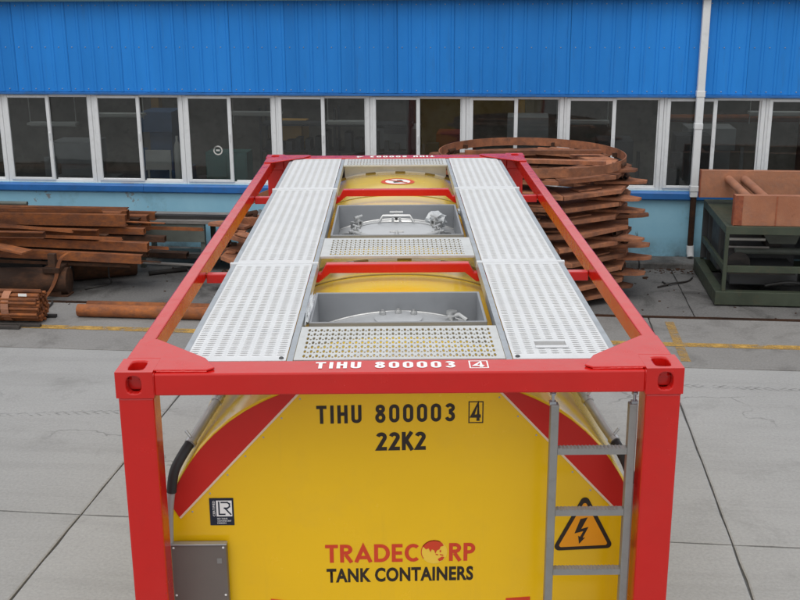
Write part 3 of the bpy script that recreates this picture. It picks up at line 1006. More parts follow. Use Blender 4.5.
def casting(sx, sy_, top):
    """corner casting; sx, sy_ = +-1 outward directions"""
    mb = MB()
    x0, x1 = (HW - CW, HW) if sx > 0 else (-HW, -HW + CW)
    y0, y1 = (0, CL) if sy_ < 0 else (L - CL, L)
    z0, z1 = (H - CH, H) if top else (0, CH)
    mid = (0.5, 0.5)
    mb.hole([(x0, y0, z1), (x1, y0, z1), (x1, y1, z1), (x0, y1, z1)], mid, 0.215, 0.33, 16, 0.045 if top else 0.0, 0, 5) if top else mb.add([(x0, y0, z1), (x1, y0, z1), (x1, y1, z1), (x0, y1, z1)], [(0, 1, 2, 3)])
    mb.add([(x0, y0, z0), (x0, y1, z0), (x1, y1, z0), (x1, y0, z0)], [(0, 1, 2, 3)])
    fr = [(x0, y0, z0), (x1, y0, z0), (x1, y0, z1), (x0, y0, z1)]
    bk = [(x1, y1, z0), (x0, y1, z0), (x0, y1, z1), (x1, y1, z1)]
    lf = [(x0, y1, z0), (x0, y0, z0), (x0, y0, z1), (x0, y1, z1)]
    rg = [(x1, y0, z0), (x1, y1, z0), (x1, y1, z1), (x1, y0, z1)]
    end, nend = (fr, bk) if sy_ < 0 else (bk, fr)
    side, nside = (rg, lf) if sx > 0 else (lf, rg)
    mb.hole(end, (0.52 if sx > 0 else 0.48, .5), 0.20, 0.34, 16, 0.04, 0, 2.6)
    mb.hole(side, mid, 0.20, 0.34, 16, 0.04, 0, 2.6)
    mb.add(nend, [(0, 1, 2, 3)])
    mb.add(nside, [(0, 1, 2, 3)])
    # dark hollow core
    mb.box(x0 + .03, x1 - .03, y0 + .045, y1 - .045, z0 + .02, z1 - .046)
    return mb.build('corner_casting', M['red'], tk, bevel=0.007)


for sx in (-1, 1):
    for sy_ in (-1, 1):
        for top in (0, 1):
            casting(sx, sy_, top)
        # corner posts
        x0, x1 = (HW - 0.158, HW - 0.006)
        y0, y1 = (0.006, 0.14) if sy_ < 0 else (L - 0.14, L - 0.006)
        X0, X1 = (x0, x1) if sx > 0 else (-x1, -x0)
        MB().box(X0, X1, y0, y1, CH + .001, H - CH - .001).build('corner_post', M['red'], tk, bevel=0.01)
    # top and bottom side rails
    x0, x1 = HW - 0.078, HW - 0.008
    X0, X1 = (x0, x1) if sx > 0 else (-x1, -x0)
    MB().box(X0, X1, CL + .001, L - CL - .001, H - 0.108, H - 0.010).build('top_side_rail', M['red'], tk, bevel=0.007)
    MB().box(X0, X1, CL + .001, L - CL - .001, 0.02, 0.14).build('bottom_side_rail', M['red'], tk, bevel=0.007)
for sy_ in (-1, 1):
    y0, y1 = (0.008, 0.170) if sy_ < 0 else (L - 0.170, L - 0.008)
    MB().box(-HW + CW + .001, HW - CW - .001, y0, y1, H - 0.112, H - 0.012).build('top_end_rail', M['red'], tk, bevel=0.007)
    MB().box(-HW + CW + .001, HW - CW - .001, y0, y1, 0.012, 0.13).build('bottom_end_rail', M['red'], tk, bevel=0.007)
    for sx in (-1, 1):
        # flat gusset plate bridging rail corner
        f = (lambda u, v, t, sx=sx, sy_=sy_: (sx * u, v if sy_ < 0 else L - v, t))
        poly = [(HW - CW + .003, 0.03), (0.83, 0.03), (0.80, 0.06), (0.86, 0.185), (1.125, 0.455), (HW - 0.012, 0.455), (HW - 0.012, CL + .004), (HW - CW + .003, CL + .004)]
        if sx * (-1 if sy_ < 0 else 1) < 0:
            poly = poly
        MB().prism(poly, f, H - 0.0095, H - 0.0005).build('corner_gusset', M['red'], tk, bevel=0.003, merge=True)
        # upright gusset in the end frame
        yy0, yy1 = (0.15, 0.162) if sy_ < 0 else (L - 0.162, L - 0.15)
        if sy_ > 0:
            f2 = (lambda u, v, t, sx=sx: (sx * u, t, v))
            MB().prism([(HW - .158, H - .113), (HW - .158, 1.55), (0.80, 2.25), (0.72, H - .113)], f2, yy0, yy1).build('end_gusset', M['red'], tk, bevel=0.003, merge=True)
wb = random.Random(4)


def bead(pts, name='weld_bead'):
    P_ = []
    for (a, b_) in zip(pts, pts[1:]):
        a, b_ = Vector(a), Vector(b_)
        n_ = max(2, int((b_ - a).length / .012))
        P_ += [a.lerp(b_, i / n_) + Vector((wb.uniform(-.0007, .0007), wb.uniform(-.0007, .0007), wb.uniform(-.0007, .0007))) for i in range(n_)]
    MB().tube(P_, [wb.uniform(.0032, .0050) for _ in P_], 6).build(name, M['red'], tk, smooth=60)


for sx in (-1, 1):
    xj = sx * (HW - CW)
    bead([(xj, .007, H - .113), (xj, .007, H - .014), (xj, .16, H - .011)])
    bead([(sx * (HW - .008), .005, H - CH), (sx * (HW - .157), .005, H - CH), (sx * (HW - .157), .13, H - CH)])
    bead([(sx * (HW - .078), CL + .001, H - .011), (sx * (HW - .010), CL + .001, H - .011)])
    bead([(sx * .83, .030, H - .010), (sx * (HW - CW), .030, H - .008)])
# roof bows crossing from rail to rail, dropped under the walkways
for yb in (1.925, 4.325):
    mb = MB()
    hi, lo, h = 2.572, 2.515, 0.055
    out = [(-1.138, lo - h), (-0.47, lo - h), (-0.40, hi - h), (0.40, hi - h), (0.47, lo - h), (1.138, lo - h),
           (1.138, lo), (0.455, lo), (0.425, hi), (-0.425, hi), (-0.455, lo), (-1.138, lo)]
    mb.prism(out, lambda u, v, t: (u, t, v), yb + .03, yb - .03)
    mb.build('roof_bow', M['red'], tk, bevel=0.005, merge=True)

# ---- barrel (squarish oval section), open where the two boxes sit
BA, BB, BZ, BN = 1.19, 1.215, 1.25, 2.4


def oval(th, k=1.0):
    c, s = math.cos(th), math.sin(th)
    q = (abs(c) ** BN + abs(s) ** BN) ** (-1 / BN)
    return (BA * k * c * q, BZ + BB * k * s * q)


def oval_z(x, k=1.0):
    return BZ + BB * k * (1 - (abs(x) / (BA * k)) ** BN) ** (1 / BN)


def th_of_x(x):
    lo, hi = 0.01, PI / 2
    for _ in range(50):
        mid_ = (lo + hi) / 2
        if oval(mid_)[0] > x:
            lo = mid_
        else:
            hi = mid_
    return lo


YE0, YE1 = 0.30, 5.78
B1 = (-0.452, 0.445, 0.835, 1.385)
B2 = (-0.447, 0.452, 2.79, 3.815)
tx = th_of_x(0.455)
ths = [tx + (PI - 2 * tx) * i / 24 for i in range(25)] + [PI - tx + (PI + 2 * tx) * i / 72 for i in range(1, 72)]
ys = [(YE0, .992), (YE0 + .003, .996), (YE0 + .007, .999), (YE0 + .012, 1)] + [(y, 1) for y in (0.6, B1[2], B1[3], 1.75, 2.05, 2.42, B2[2], B2[3], 4.2, 4.6, 5.2, 5.6)] + [(YE1 - .020, 1), (YE1 - .010, .998), (YE1 - .004, .996), (YE1, .992)]
mb = MB()
n = len(ths)
vs = []
for y, k in ys:
    for t in ths:
        X, Z = oval(t, k)
        vs.append((X, y, Z))
fs = []
for i in range(len(ys) - 1):
    for j in range(n):
        if j < 24 and ys[i][0] in (B1[2], B2[2]):
            continue
        fs.append((i * n + j, i * n + (j + 1) % n, (i + 1) * n + (j + 1) % n, (i + 1) * n + j))
mb.add(vs, [tuple(reversed(f)) for f in fs])
tank = mb.build('tank_barrel', M['yellow_gloss'], tk, smooth=50)
# end panels: slightly dished in the middle
for ye, s_ in ((YE0, 1), (YE1, -1)):
    mb = MB()
    rings = [(0.992, 0), (0.80, 0), (0.62, 0), (0.5, 0), (0.3, 0), (0.12, 0)]
    vs = []
    for k, dy in rings:
        for j in range(96):
            X, Z = oval(2 * PI * j / 96, k)
            vs.append((X, ye + dy, Z))
    vs.append((0, ye, BZ))
    fs = []
    for i in range(len(rings) - 1):
        for j in range(96):
            fs.append((i * 96 + j, i * 96 + (j + 1) % 96, (i + 1) * 96 + (j + 1) % 96, (i + 1) * 96 + j))
    last = (len(rings) - 1) * 96
    fs += [(last + j, last + (j + 1) % 96, len(vs) - 1) for j in range(96)]
    if s_ < 0:
        fs = [tuple(reversed(f)) for f in fs]
    mb.add(vs, fs)
    ep = mb.build('end_panel', M['yellow'], tank, smooth=30)


def arc_band(y0, y1, k, xmax, name, mat, seg=24, gaps=False, dz=0.0):
    mb = MB()
    t0 = th_of_x(xmax) if xmax < BA else -PI / 2
    prev = None
    for i in range(seg):
        if gaps and i % 3 == 1:
            continue
        a, b = t0 + (PI - 2 * t0) * i / seg, t0 + (PI - 2 * t0) * (i + 1) / seg
        p = []
        for t in (a, b):
            for kk in (0.998, k):
                X, Z = oval(t, kk)
                p.append((X, Z))
        for X, Z in ():
            pass
        vs = [(p[0][0], y0, p[0][1]), (p[2][0], y0, p[2][1]), (p[3][0], y0, p[3][1]), (p[1][0], y0, p[1][1]),
              (p[0][0], y1, p[0][1]), (p[2][0], y1, p[2][1]), (p[3][0], y1, p[3][1]), (p[1][0], y1, p[1][1])]
        mb.add(vs, [(0, 1, 2, 3), (7, 6, 5, 4), (3, 2, 6, 7), (4, 5, 1, 0)] + ([(0, 3, 7, 4), (2, 1, 5, 6)] if gaps else []))
    return mb.build(name, mat, tank, smooth=35)


for y in (2.04, 4.59):
    arc_band(y, y + 0.022, 1.0035, 2, 'seam_band', M['seam'], 96)
for y in (2.40, 5.735):
    arc_band(y, y + 0.030, 1.008, 2, 'strap_band', M['seam'], 96)
    arc_band(y - 0.012, y - 0.001, 1.0115, 0.46, 'strap_clip', M['print_white'], 10, True)

# ---- walkway panels: rows of raised drain slots
PW0, PW1 = 0.505, 0.955
ZW = 2.575


def walkway(sx, y0, y1, handle=False):
    mb = MB()
    ncol = 8
    px = (PW1 - PW0) / ncol
    e = 0.05
    ny = int((y1 - y0 - 2 * e) / 0.0285)
    py = (y1 - y0 - 2 * e) / ny
    hand = (0.625, 0.770, 0.325, 0.430)
    xa, xb = (PW0, PW1) if sx > 0 else (-PW1, -PW0)
    for i in range(ncol):
        cx0 = xa + i * px
        for j in range(ny):
            cy0 = y0 + e + j * py
            c4 = [(cx0, cy0, ZW), (cx0 + px, cy0, ZW), (cx0 + px, cy0 + py, ZW), (cx0, cy0 + py, ZW)]
            if handle and cx0 + px > hand[0] and cx0 < hand[1] and cy0 + py > hand[2] and cy0 < hand[3]:
                continue
            mb.hole(c4, (0.5, 0.5), 0.34, 0.29, 8, 0.012, 0.003)
    for (ya, yb) in ((y0, y0 + e), (y1 - e, y1)):
        mb.add([(xa, ya, ZW), (xb, ya, ZW), (xb, yb, ZW), (xa, yb, ZW)], [(0, 1, 2, 3)])
    # folded edges
    mb.box(xa - .0, xb + .0, y0 - .003, y0 - .0002, ZW - .035, ZW)
    mb.box(xa, xb, y1 + .0002, y1 + .003, ZW - .035, ZW)
    if handle:
        # hand hole: plain surround with recessed cup
        ix = [xa + i * px for i in range(ncol + 1)]
        cand_x = [c for c in ix if c <= hand[0] + 1e-6][-1], [c for c in ix if c >= hand[1] - 1e-6][0]
        jy = [y0 + e + j * py for j in range(ny + 1)]
        cand_y = [c for c in jy if c <= hand[2] + 1e-6][-1], [c for c in jy if c >= hand[3] - 1e-6][0]
        (ax, bx), (ay, by) = cand_x, cand_y
        h0, h1, k0, k1 = hand[0], hand[1], hand[2] + .022, hand[3] - .004
        mb.add([(ax, ay, ZW), (bx, ay, ZW), (bx, by, ZW), (ax, by, ZW), (h0, k0, ZW), (h1, k0, ZW), (h1, k1, ZW), (h0, k1, ZW),
                (h0, k0, ZW - .05), (h1, k0, ZW - .05), (h1, k1, ZW - .05), (h0, k1, ZW - .05)],
               [(0, 1, 5, 4), (1, 2, 6, 5), (2, 3, 7, 6), (3, 0, 4, 7), (4, 5, 9, 8), (5, 6, 10, 9), (6, 7, 11, 10), (7, 4, 8, 11)])
    w = mb.build('walkway_panel', M['alu'], tk)
    if handle:
        MB().box(hand[0] - .004, hand[1] + .004, hand[2] - .002, hand[2] + .020, ZW + .0005, ZW + .009).build('grab_bar', M['alu'], w, bevel=0.004)
    if y0 < 1:
        for bx_ in (xa + .022, xb - .022):
            inst('bolt', BOLT, w, (bx_, y0 + .025, ZW))
    return w


BOLT = MB().lathe([(.011, 0), (.011, .004), (.007, .008), (0, .008)], n=10).mesh('bolt', M['int_dark'])
spans = [(0.185, 1.900), (1.930, 4.300), (4.330, 5.870)]
for sx in (-1, 1):
    for k, (a, b) in enumerate(spans):
        walkway(sx, a, b, handle=(sx > 0 and k == 0))
    for y in (1.915, 4.315):
        x0, x1 = (0.470, 0.995) if sx > 0 else (-0.995, -0.470)
        MB().box(x0, x1, y - .013, y + .013, ZW - .03, ZW + .007).build('joint_strip', M['alu'], tk, bevel=0.003)
    # angle irons carrying the walkway on both edges
    for (a, b) in ((PW1 + .003, PW1 + .030), (PW0 - .030, PW0 - .003)):
        mb = MB()
        x0, x1 = (a, b) if sx > 0 else (-b, -a)
        mb.box(x0, x1, 0.182, 5.87, ZW - .010, ZW - .004)
        xo = x1 - .005 if (a > PW1) == (sx > 0) else x0
        mb.box(xo, xo + .005, 0.182, 5.87, ZW - .065, ZW - .010)
        mb.build('walkway_edge', M['galv'], tk)
    # supports from the rail bows under the walkway
    for y in (0.6, 3.1, 5.3):
        x0, x1 = (0.50, 0.96) if sx > 0 else (-0.96, -0.50)
        MB().box(x0, x1, y - .02, y + .02, ZW - .07, ZW - .012).build('walkway_bearer', M['galv'], tk)


def grating(y0, y1, e, z, xin):
    mb = MB()
    xa, xb = -xin, xin
    px = 0.0143
    nc = int((2 * (xin - e)) / px)
    px = 2 * (xin - e) / nc
    ny = max(3, int((y1 - y0 - 2 * e * .6) / 0.058))
    ea = e * .6
    py = (y1 - y0 - 2 * ea) / ny
    for i in range(nc):
        x0 = xa + e + i * px
        for j in range(ny):
            yy = y0 + ea + j * py
            c4 = [(x0, yy, z), (x0 + px, yy, z), (x0 + px, yy + py, z), (x0, yy + py, z)]
            if i % 2 == 0:
                mb.hole(c4, (.5, .5), .47, .36, 8, 0.004)
            else:
                mb.hole(c4, (.5, .25), .36, .18, 8, 0.004)
    for a, b, c, d in ((xa, xb, y0, y0 + ea), (xa, xb, y1 - ea, y1), (xa, xa + e, y0 + ea, y1 - ea), (xb - e, xb, y0 + ea, y1 - ea)):
        mb.add([(a, c, z), (b, c, z), (b, d, z), (a, d, z)], [(0, 1, 2, 3)])
    mb.box(xa, xb, y0 - .003, y0 - .0002, z - .012, z + .001).box(xa, xb, y1 + .0002, y1 + .003, z - .022, z)
    return mb.build('grating', M['alu_grate'], tk)


grating(0.195, 0.675, 0.035, 2.573, 0.472)
grating(2.085, 2.575, 0.055, 2.573, 0.472)
grating(5.50, 5.868, 0.03, 2.573, 0.472)
MB().box(-.472, .472, 5.74, 5.752, 2.30, 2.556).build('grating_support', M['alu_grate'], tk)

# ---- spill boxes with their fittings


def spill_box(b):
    x0, x1, y0, y1 = b
    mb = MB()
    zt, t = 2.545, 0.014
    zb = 2.30
    mb.box(x0, x1, y0, y0 + t, zb, zt).box(x0, x1, y1 - t, y1, zb, zt)
    mb.box(x0, x0 + t, y0 + t, y1 - t, zb, zt).box(x1 - t, x1, y0 + t, y1 - t, zb, zt)
    return mb.build('spill_box', M['stainless'], tk, bevel=0.004)


def shell_patch(b, parent):
    x0, x1, y0, y1 = b
    mb = MB()
    r, zc = 1.19, 1.247
    N = 20
    vs = []
    for y in (y0 + .014, y1 - .014):
        for i in range(N + 1):
            X = x0 + (x1 - x0) * i / N
            vs.append((X, y, zc + math.sqrt(r * r - X * X)))
    mb.add(vs, [(i, i + 1, N + 2 + i, N + 1 + i) for i in range(N)])
    # weld bead against the back wall
    pts = []
    for i in range(N + 1):
        X = x0 + .016 + (x1 - x0 - .032) * i / N
        pts.append((X, y1 - .018, zc + math.sqrt(r * r - X * X) + .002))
    o = mb.build('box_floor', M['shell'], parent, smooth=40)
    MB().tube(pts, 0.006, 6).build('weld_bead', M['fitting'], parent, smooth=40)
    return o


bx1 = spill_box(B1)
shell_patch(B1, bx1)
# drain lip and valve heads in the front box
fl_ = MB()
fl_.lathe([(.13, -.02), (.13, .004), (.12, .006), (0, .006)], (0.0, 1.245, 2.437), 28)
fl_.build('valve_flange', M['shell'], bx1, smooth=40)
for X in (-0.085, 0.0, 0.085):
    MB().lathe([(.018, -.008), (.018, .006), (.010, .009), (.008, .018), (0, .019)], (X, 1.30 + (.02 if X == 0 else 0), 2.452), 8).build('flange_nut', M['fitting'], bx1, smooth=30)
v1 = MB().lathe([(.035, 0), (.035, .02), (.018, .025), (.018, .05), (.03, .055), (.03, .07), (0, .072)], (0.29, 1.28, 2.395), 14)
v1.tube([(0.27, 1.27, 2.44), (0.33, 1.26, 2.45), (0.37, 1.22, 2.43)], .012, 8)
v1.build('relief_valve', M['fitting'], bx1, smooth=35)

bx2 = spill_box(B2)
shell_patch(B2, bx2)
MC = (0.0, 3.33)
ml = MB()
ml.lathe([(.315, -.06), (.315, .006), (.285, .010), (.27, .006), (.20, .014), (.10, .020), (0, .022)], (MC[0], MC[1], 2.44), 40)
lid = ml.build('manhole_lid', M['shell'], bx2, smooth=35)
MB().lathe([(.322, -.004), (.332, .006), (.322, .016), (.312, .006)], (MC[0], MC[1], 2.444), 40, closed=True).build('clamp_ring', M['fitting'], lid, smooth=50)
for k in range(6):
    a = R(30 + 60 * k)
    mtx = Matrix.Translation((MC[0] + .335 * math.cos(a), MC[1] + .335 * math.sin(a), 2.435)) @ Matrix.Rotation(a, 4, 'Z')
    sb = MB()
    sb.box(-.03, .035, -.035, -.018, 0, .05, mtx).box(-.03, .035, .018, .035, 0, .05, mtx)
    sb.tube([mtx @ Vector((.02, 0, .02)), mtx @ Vector((-.01, 0, .09))], .011, 8)
    sb.tube([mtx @ Vector((-.01, -.05, .085)), mtx @ Vector((-.01, .05, .085))], .009, 8)
    sb.lathe([(.02, 0), (.02, .018), (0, .02)], tuple(mtx @ Vector((-.005, 0, .05))), 8)
    sb.build('swing_bolt', M['fitting'], lid, smooth=35)
hb = MB()
hb.tube([(-.13, 3.575, 2.46), (-.10, 3.59, 2.505), (.10, 3.59, 2.505), (.13, 3.575, 2.46)], .011, 8)
hb.build('lid_handle', M['fitting'], lid, smooth=40)
for s_ in (-1, 1):
    MB().tube([(s_ * .16, 3.06, 2.47), (s_ * .27, 3.10, 2.485), (s_ * .33, 3.2, 2.475)], .012, 8).build('hinge_arm', M['fitting'], lid, smooth=40)
for s_, yy in ((-1, 3.36), (1, 3.38)):
    vv = MB().lathe([(.032, 0), (.032, .02), (.014, .024), (.014, .05), (.022, .052), (.022, .066), (0, .068)], (s_ * .375, yy, 2.36), 14)
    vv.tube([(s_ * .39, yy, 2.42), (s_ * .34, yy - .05, 2.435), (s_ * .31, yy - .11, 2.43)], .008, 8)
    vv.tube([(s_ * .375, yy + .03, 2.40), (s_ * .32, yy + .09, 2.43)], .007, 8)
    vv.build('air_valve', M['fitting'], bx2, smooth=35)

# crumpled plastic left on the roof


def crumple(name, loc, size, label, seed, cat):
    r3 = random.Random(seed)
    bm = bmesh.new()
    bmesh.ops.create_icosphere(bm, subdivisions=3, radius=1)
    for v in bm.verts:
        k_ = 1 + r3.uniform(-.28, .22)
        v.co = Vector((v.co.x * size[0] * k_, v.co.y * size[1] * k_, v.co.z * size[2] * k_))
    me = bpy.data.meshes.new(name)
    bm.to_mesh(me)
    bm.free()
    me.materials.append(M['plastic'])
    o = bpy.data.objects.new(name, me)
    col.objects.link(o)
    o.location = loc
    return tag(o, label, cat)


crumple('plastic_wrap', (-0.465, 1.08, 2.545), (0.020, 0.26, 0.03), 'crumpled white plastic strip left of the front roof box', 3, 'plastic wrap')
crumple('plastic_bag', (0.30, 3.60, 2.47), (0.075, 0.07, 0.06), 'crumpled clear plastic bag lying in the rear roof box', 5, 'plastic bag')
crumple('plastic_scrap', (0.475, 3.66, 2.52), (0.018, 0.08, 0.02), 'white plastic scrap right of the rear roof box', 8, 'plastic scrap')

# ---- round no-step sign on the tank top


def tank_top(u, v, cx_, cy_, lift):
    return (cx_ + u, cy_ + v, oval_z(cx_ + u) + lift)


sg = MB()
N = 32
for r0, r1 in ((.112, .15),):
    vs = [tank_top(r_ * math.cos(2 * PI * j / N), r_ * math.sin(2 * PI * j / N), .02, 5.25, .003) for r_ in (r0, r1) for j in range(N)]
    sg.add(vs, [(j, N + j, N + (j + 1) % N, (j + 1) % N) for j in range(N)])
sgn = sg.build('round_sign', M['print_red'], tk)
vs = [tank_top(.112 * math.cos(2 * PI * j / N), .112 * math.sin(2 * PI * j / N), .02, 5.25, .003) for j in range(N)]
MB().add(vs, [tuple(range(N))]).build('sign_face', M['print_white'], sgn)
fig = MB()
for poly in ([(-.03, -.07), (.045, -.03), (.03, .02), (-.045, -.02)], [(-.005, .0), (.05, .0), (.03, .07), (-.01, .06)]):
    fig.add([tank_top(u, v, .02, 5.25, .0045) for u, v in poly], [(0, 1, 2, 3)])
fig.build('sign_symbol', M['print_black'], sgn)
MB().add([tank_top(u, v, .02, 5.25, .006) for u, v in ((-.09, .06), (-.075, .08), (.09, -.06), (.075, -.08))], [(3, 2, 1, 0)]).build('sign_slash', M['print_red'], sgn)

# ---- front end: red corner stripes with pale edge and rivets
YF = YE0
RIVET = MB().lathe([(.0048, 0), (.004, .002), (0, .003)], n=8).mesh('rivet', M['hose'])


def front(u, v, t):
    return (u, YF - t, v)


for s_ in (-1, 1):
    pts = []
    a0, a1 = None, None
    # outline between the chord ends along the oval
    P1, P2 = (0.447, None), (1.063, None)
    tA, tB = th_of_x(0.447), th_of_x(1.10)
    arc = [oval(tB + (tA - tB) * i / 24, 0.9905) for i in range(25)]
    top, low = arc[-1], (1.048, 1.752)
    arc = [low] + [p for p in arc if p[1] > 1.80]
    poly = [(s_ * X, Z) for X, Z in arc]
    if s_ < 0:
        poly = list(reversed(poly))
    MB().prism(poly, front, 0.0008, 0.004).build('corner_stripe', M['red_plate'], tk, merge=True)
    d = Vector((low[0] - top[0], low[1] - top[1]))
    nrm = Vector((-d.y, d.x)).normalized()
    if nrm.y > 0:
        nrm = -nrm
    w = 0.010
    q = [(top[0], top[1]), (low[0], low[1]), (low[0] + nrm.x * w, low[1] + nrm.y * w), (top[0] + nrm.x * w, top[1] + nrm.y * w)]
    q = [(s_ * a, b) for a, b in q]
    MB().prism(q, front, 0.0008, 0.0052).build('stripe_edge', M['edge_pale'], tk, merge=True)
    for i in range(7):
        t = 0.06 + i * 0.145
        px_, pz_ = top[0] + d.x * t + nrm.x * .028, top[1] + d.y * t + nrm.y * .028
        inst('rivet', RIVET, tk, (s_ * px_, YF, pz_), (PI / 2, 0, 0))

# lettering on the end panel
TY = 0.0012


def lett(x0, z0, tilt=0.0, t=TY):
    return lambda u, v, w: Vector((x0 + u, YF - t - w, z0 + v + tilt * u))


PB = M['print_black']
stroke_text('serial_lettering', 'TIHU 800003', PB, tk, lett(-0.385, 2.222, 0.012), 0.640, 0.090)
stroke_text('check_digit', '4', PB, tk, lett(0.328, 2.231), 0.046, 0.088)


def frame_rect(x0, x1, z0, z1, w, t, name, mat):
    mb = MB()
    y = YF - t
    mb.box(x0, x1, y, y + .001, z0, z0 + w).box(x0, x1, y, y + .001, z1 - w, z1).box(x0, x0 + w, y, y + .001, z0 + w, z1 - w).box(x1 - w, x1, y, y + .001, z0 + w, z1 - w)
    return mb.build(name, mat, tk)


frame_rect(0.317, 0.386, 2.220, 2.328, 0.005, TY, 'digit_frame', M['print_black'])
stroke_text('size_code_lettering', '22K2', PB, tk, lett(-0.112, 2.085, 0.012), 0.232, 0.092, .2, .1)
lx0, lx1 = -0.362, 0.357
BW = dict(T=.62, R=.60, A=.86, D=.76, E=.52, C=.78, P=.58)
stroke_text('brand_lettering', 'TRADEC', M['print_red'], tk, lett(lx0, 1.502, 0.004), 0.458, 0.096, .19, .09, BW)
stroke_text('brand_lettering', 'RP', M['print_red'], tk, lett(0.232, 1.506, 0.004), 0.126, 0.096, .19, .12, BW)
text_obj('subtitle_lettering', 'TANK CONTAINERS', PB, tk, lett(lx0 + .004, 1.393, 0.012), 0.708, 0.077, 0.036, 1.06)
# the globe standing in for the O
gc, gr = (0.160, 1.556), 0.063
gp = [(gc[0] + gr * math.cos(2 * PI * j / 32), gc[1] + gr * math.sin(2 * PI * j / 32)) for j in range(32)]
gl = MB().add([(X, YF - TY, Z) for X, Z in gp], [tuple(range(32))])
globe = gl.build('globe_emblem', M['print_pale'], tk)
land = MB()
G_ = lambda pts: [(gc[0] + gr * a, YF - TY - .0012, gc[1] + gr * b) for a, b in pts]
for poly in ([(-.86, .50), (-.62, .22), (-.40, .30), (-.28, -.02), (-.16, .22), (.02, .12), (.10, -.16), (.22, .12), (.42, .22), (.50, .44), (.74, .52), (.62, .76), (.34, .94), (0, 1.0), (-.34, .94), (-.64, .76)],
             [(.28, -.62), (.40, -.80), (.66, -.70), (.80, -.46), (.62, -.40), (.48, -.48)],
             [(.10, -.24), (.30, -.30), (.34, -.22), (.16, -.16)], [(.44, -.06), (.56, .02), (.52, .18), (.42, .10)], [(.42, -.26), (.70, -.34), (.72, -.26), (.46, -.18)]):
    land.add(G_(poly), [tuple(range(len(poly)))])
ring = [(-1, 1.02), ]
for a0, a1 in ((60, 215),):
    pts = []
    for i in range(21):
        a = R(a0 + (a1 - a0) * i / 20)
        pts.append((math.cos(a), math.sin(a)))
    inner = [(p[0] * .94, p[1] * .94) for p in reversed(pts)]
    land.add(G_(pts + inner), [tuple(range(len(pts) * 2))])
land.build('globe_land', M['print_red'], globe)

# class society decal
dc = MB().box(-0.903, -0.789, YF - .003, YF - .0015, 1.708, 1.850).build('class_decal', M['print_navy'], tk)
MB().box(-0.871, -0.797, YF - .0042, YF - .0032, 1.755, 1.837).build('decal_field', M['print_white'], dc)
lr = MB()
F2 = lambda u, v, t: (u, YF - t, v)


def stroke(pts, w):
    for (a, b), (c, d) in zip(pts, pts[1:]):
        v_ = Vector((c - a, d - b))
        n_ = Vector((-v_.y, v_.x)).normalized() * w / 2
        e_ = v_.normalized() * w / 2
        lr.prism([(a - n_.x * -1 - e_.x, b - n_.y * -1 - e_.y), (a - n_.x - e_.x, b - n_.y - e_.y), (c - n_.x + e_.x, d - n_.y + e_.y), (c + n_.x + e_.x, d + n_.y + e_.y)], F2, .0044, .0050 + rnd.uniform(0, .0003))


stroke([(-0.858, 1.829), (-0.858, 1.766), (-0.832, 1.766)], .007)
stroke([(-0.846, 1.828), (-0.818, 1.828), (-0.808, 1.820), (-0.808, 1.806), (-0.818, 1.798), (-0.832, 1.798)], .007)
stroke([(-0.830, 1.798), (-0.804, 1.766)], .007)
lr.build('decal_letters', M['print_navy'], dc)
fv = lambda u, v, w: Vector((-0.877 - v, YF - .0036, 1.756 + u))
text_obj('decal_lettering', 'CERTIFIED', M['print_white'], dc, fv, 0.080, 0.011, 0.01, 1.05)
for k, (s, w_) in enumerate((('ISO TANK', .050), ('CONTAINER UNIT', .066), ('DESIGN', .042))):
    text_obj('decal_lettering', s, M['print_white'], dc, lett(-0.869, 1.739 - k * .0115, 0, .0036), w_, 0.0075, 0.01)

# high-voltage warning triangle
TC = (0.8745, 1.575)
tw, thh = 0.152, 0.296


def tri(k, n_=6, rr=0.022):
    pts = []
    V_ = [(-tw * k, 0.09 * (1 - k)), (tw * k, 0.09 * (1 - k)), (0, 0.09 * (1 - k) + thh * k)]
    cxs = [V_[i] for i in range(3)]
    ctr = (0, 0.09)
    for i, (a, b) in enumerate(V_):
        d_ = Vector((ctr[0] - a, ctr[1] - b)).normalized()
        c_ = Vector((a, b)) + d_ * rr * 2
        base = math.atan2(-d_.y, -d_.x)
        for j in range(n_ + 1):
            t = base - R(60) + R(120) * j / n_
            pts.append((TC[0] + c_.x + rr * math.cos(t), TC[1] - .012 + c_.y + rr * math.sin(t) + (c_.x * .045)))
    return pts


wt = MB().prism(tri(1.0), front, .0015, .003).build('warning_sign', M['print_black'], tk, merge=True)
MB().prism(tri(0.80, rr=.010), front, .0032, .0038).build('sign_field', M['print_orange'], wt, merge=True)
bp = [(-.010, .150), (.024, .158), (-.004, .098), (.030, .108), (.004, .050), (.016, .052), (-.012, .018), (-.018, .062), (-.008, .056), (.006, .086), (-.036, .074)]
bp = [(TC[0] - .008 + a, TC[1] + b) for a, b in bp]
MB().prism(list(reversed(bp)), front, .0040, .0045).build('lightning_symbol', M['print_black'], wt, merge=True)
# red marks below the lettering
MB().prism([(0.510, 1.18), (0.628, 1.18), (0.628, 1.309), (0.510, 1.301)], front, .0015, .003).build('red_mark', M['print_red'], tk)
MB().prism([(-0.632, 1.18), (-0.512, 1.18), (-0.512, 1.294), (-0.632, 1.309)], front, .0015, .003).build('red_mark', M['print_red'], tk)

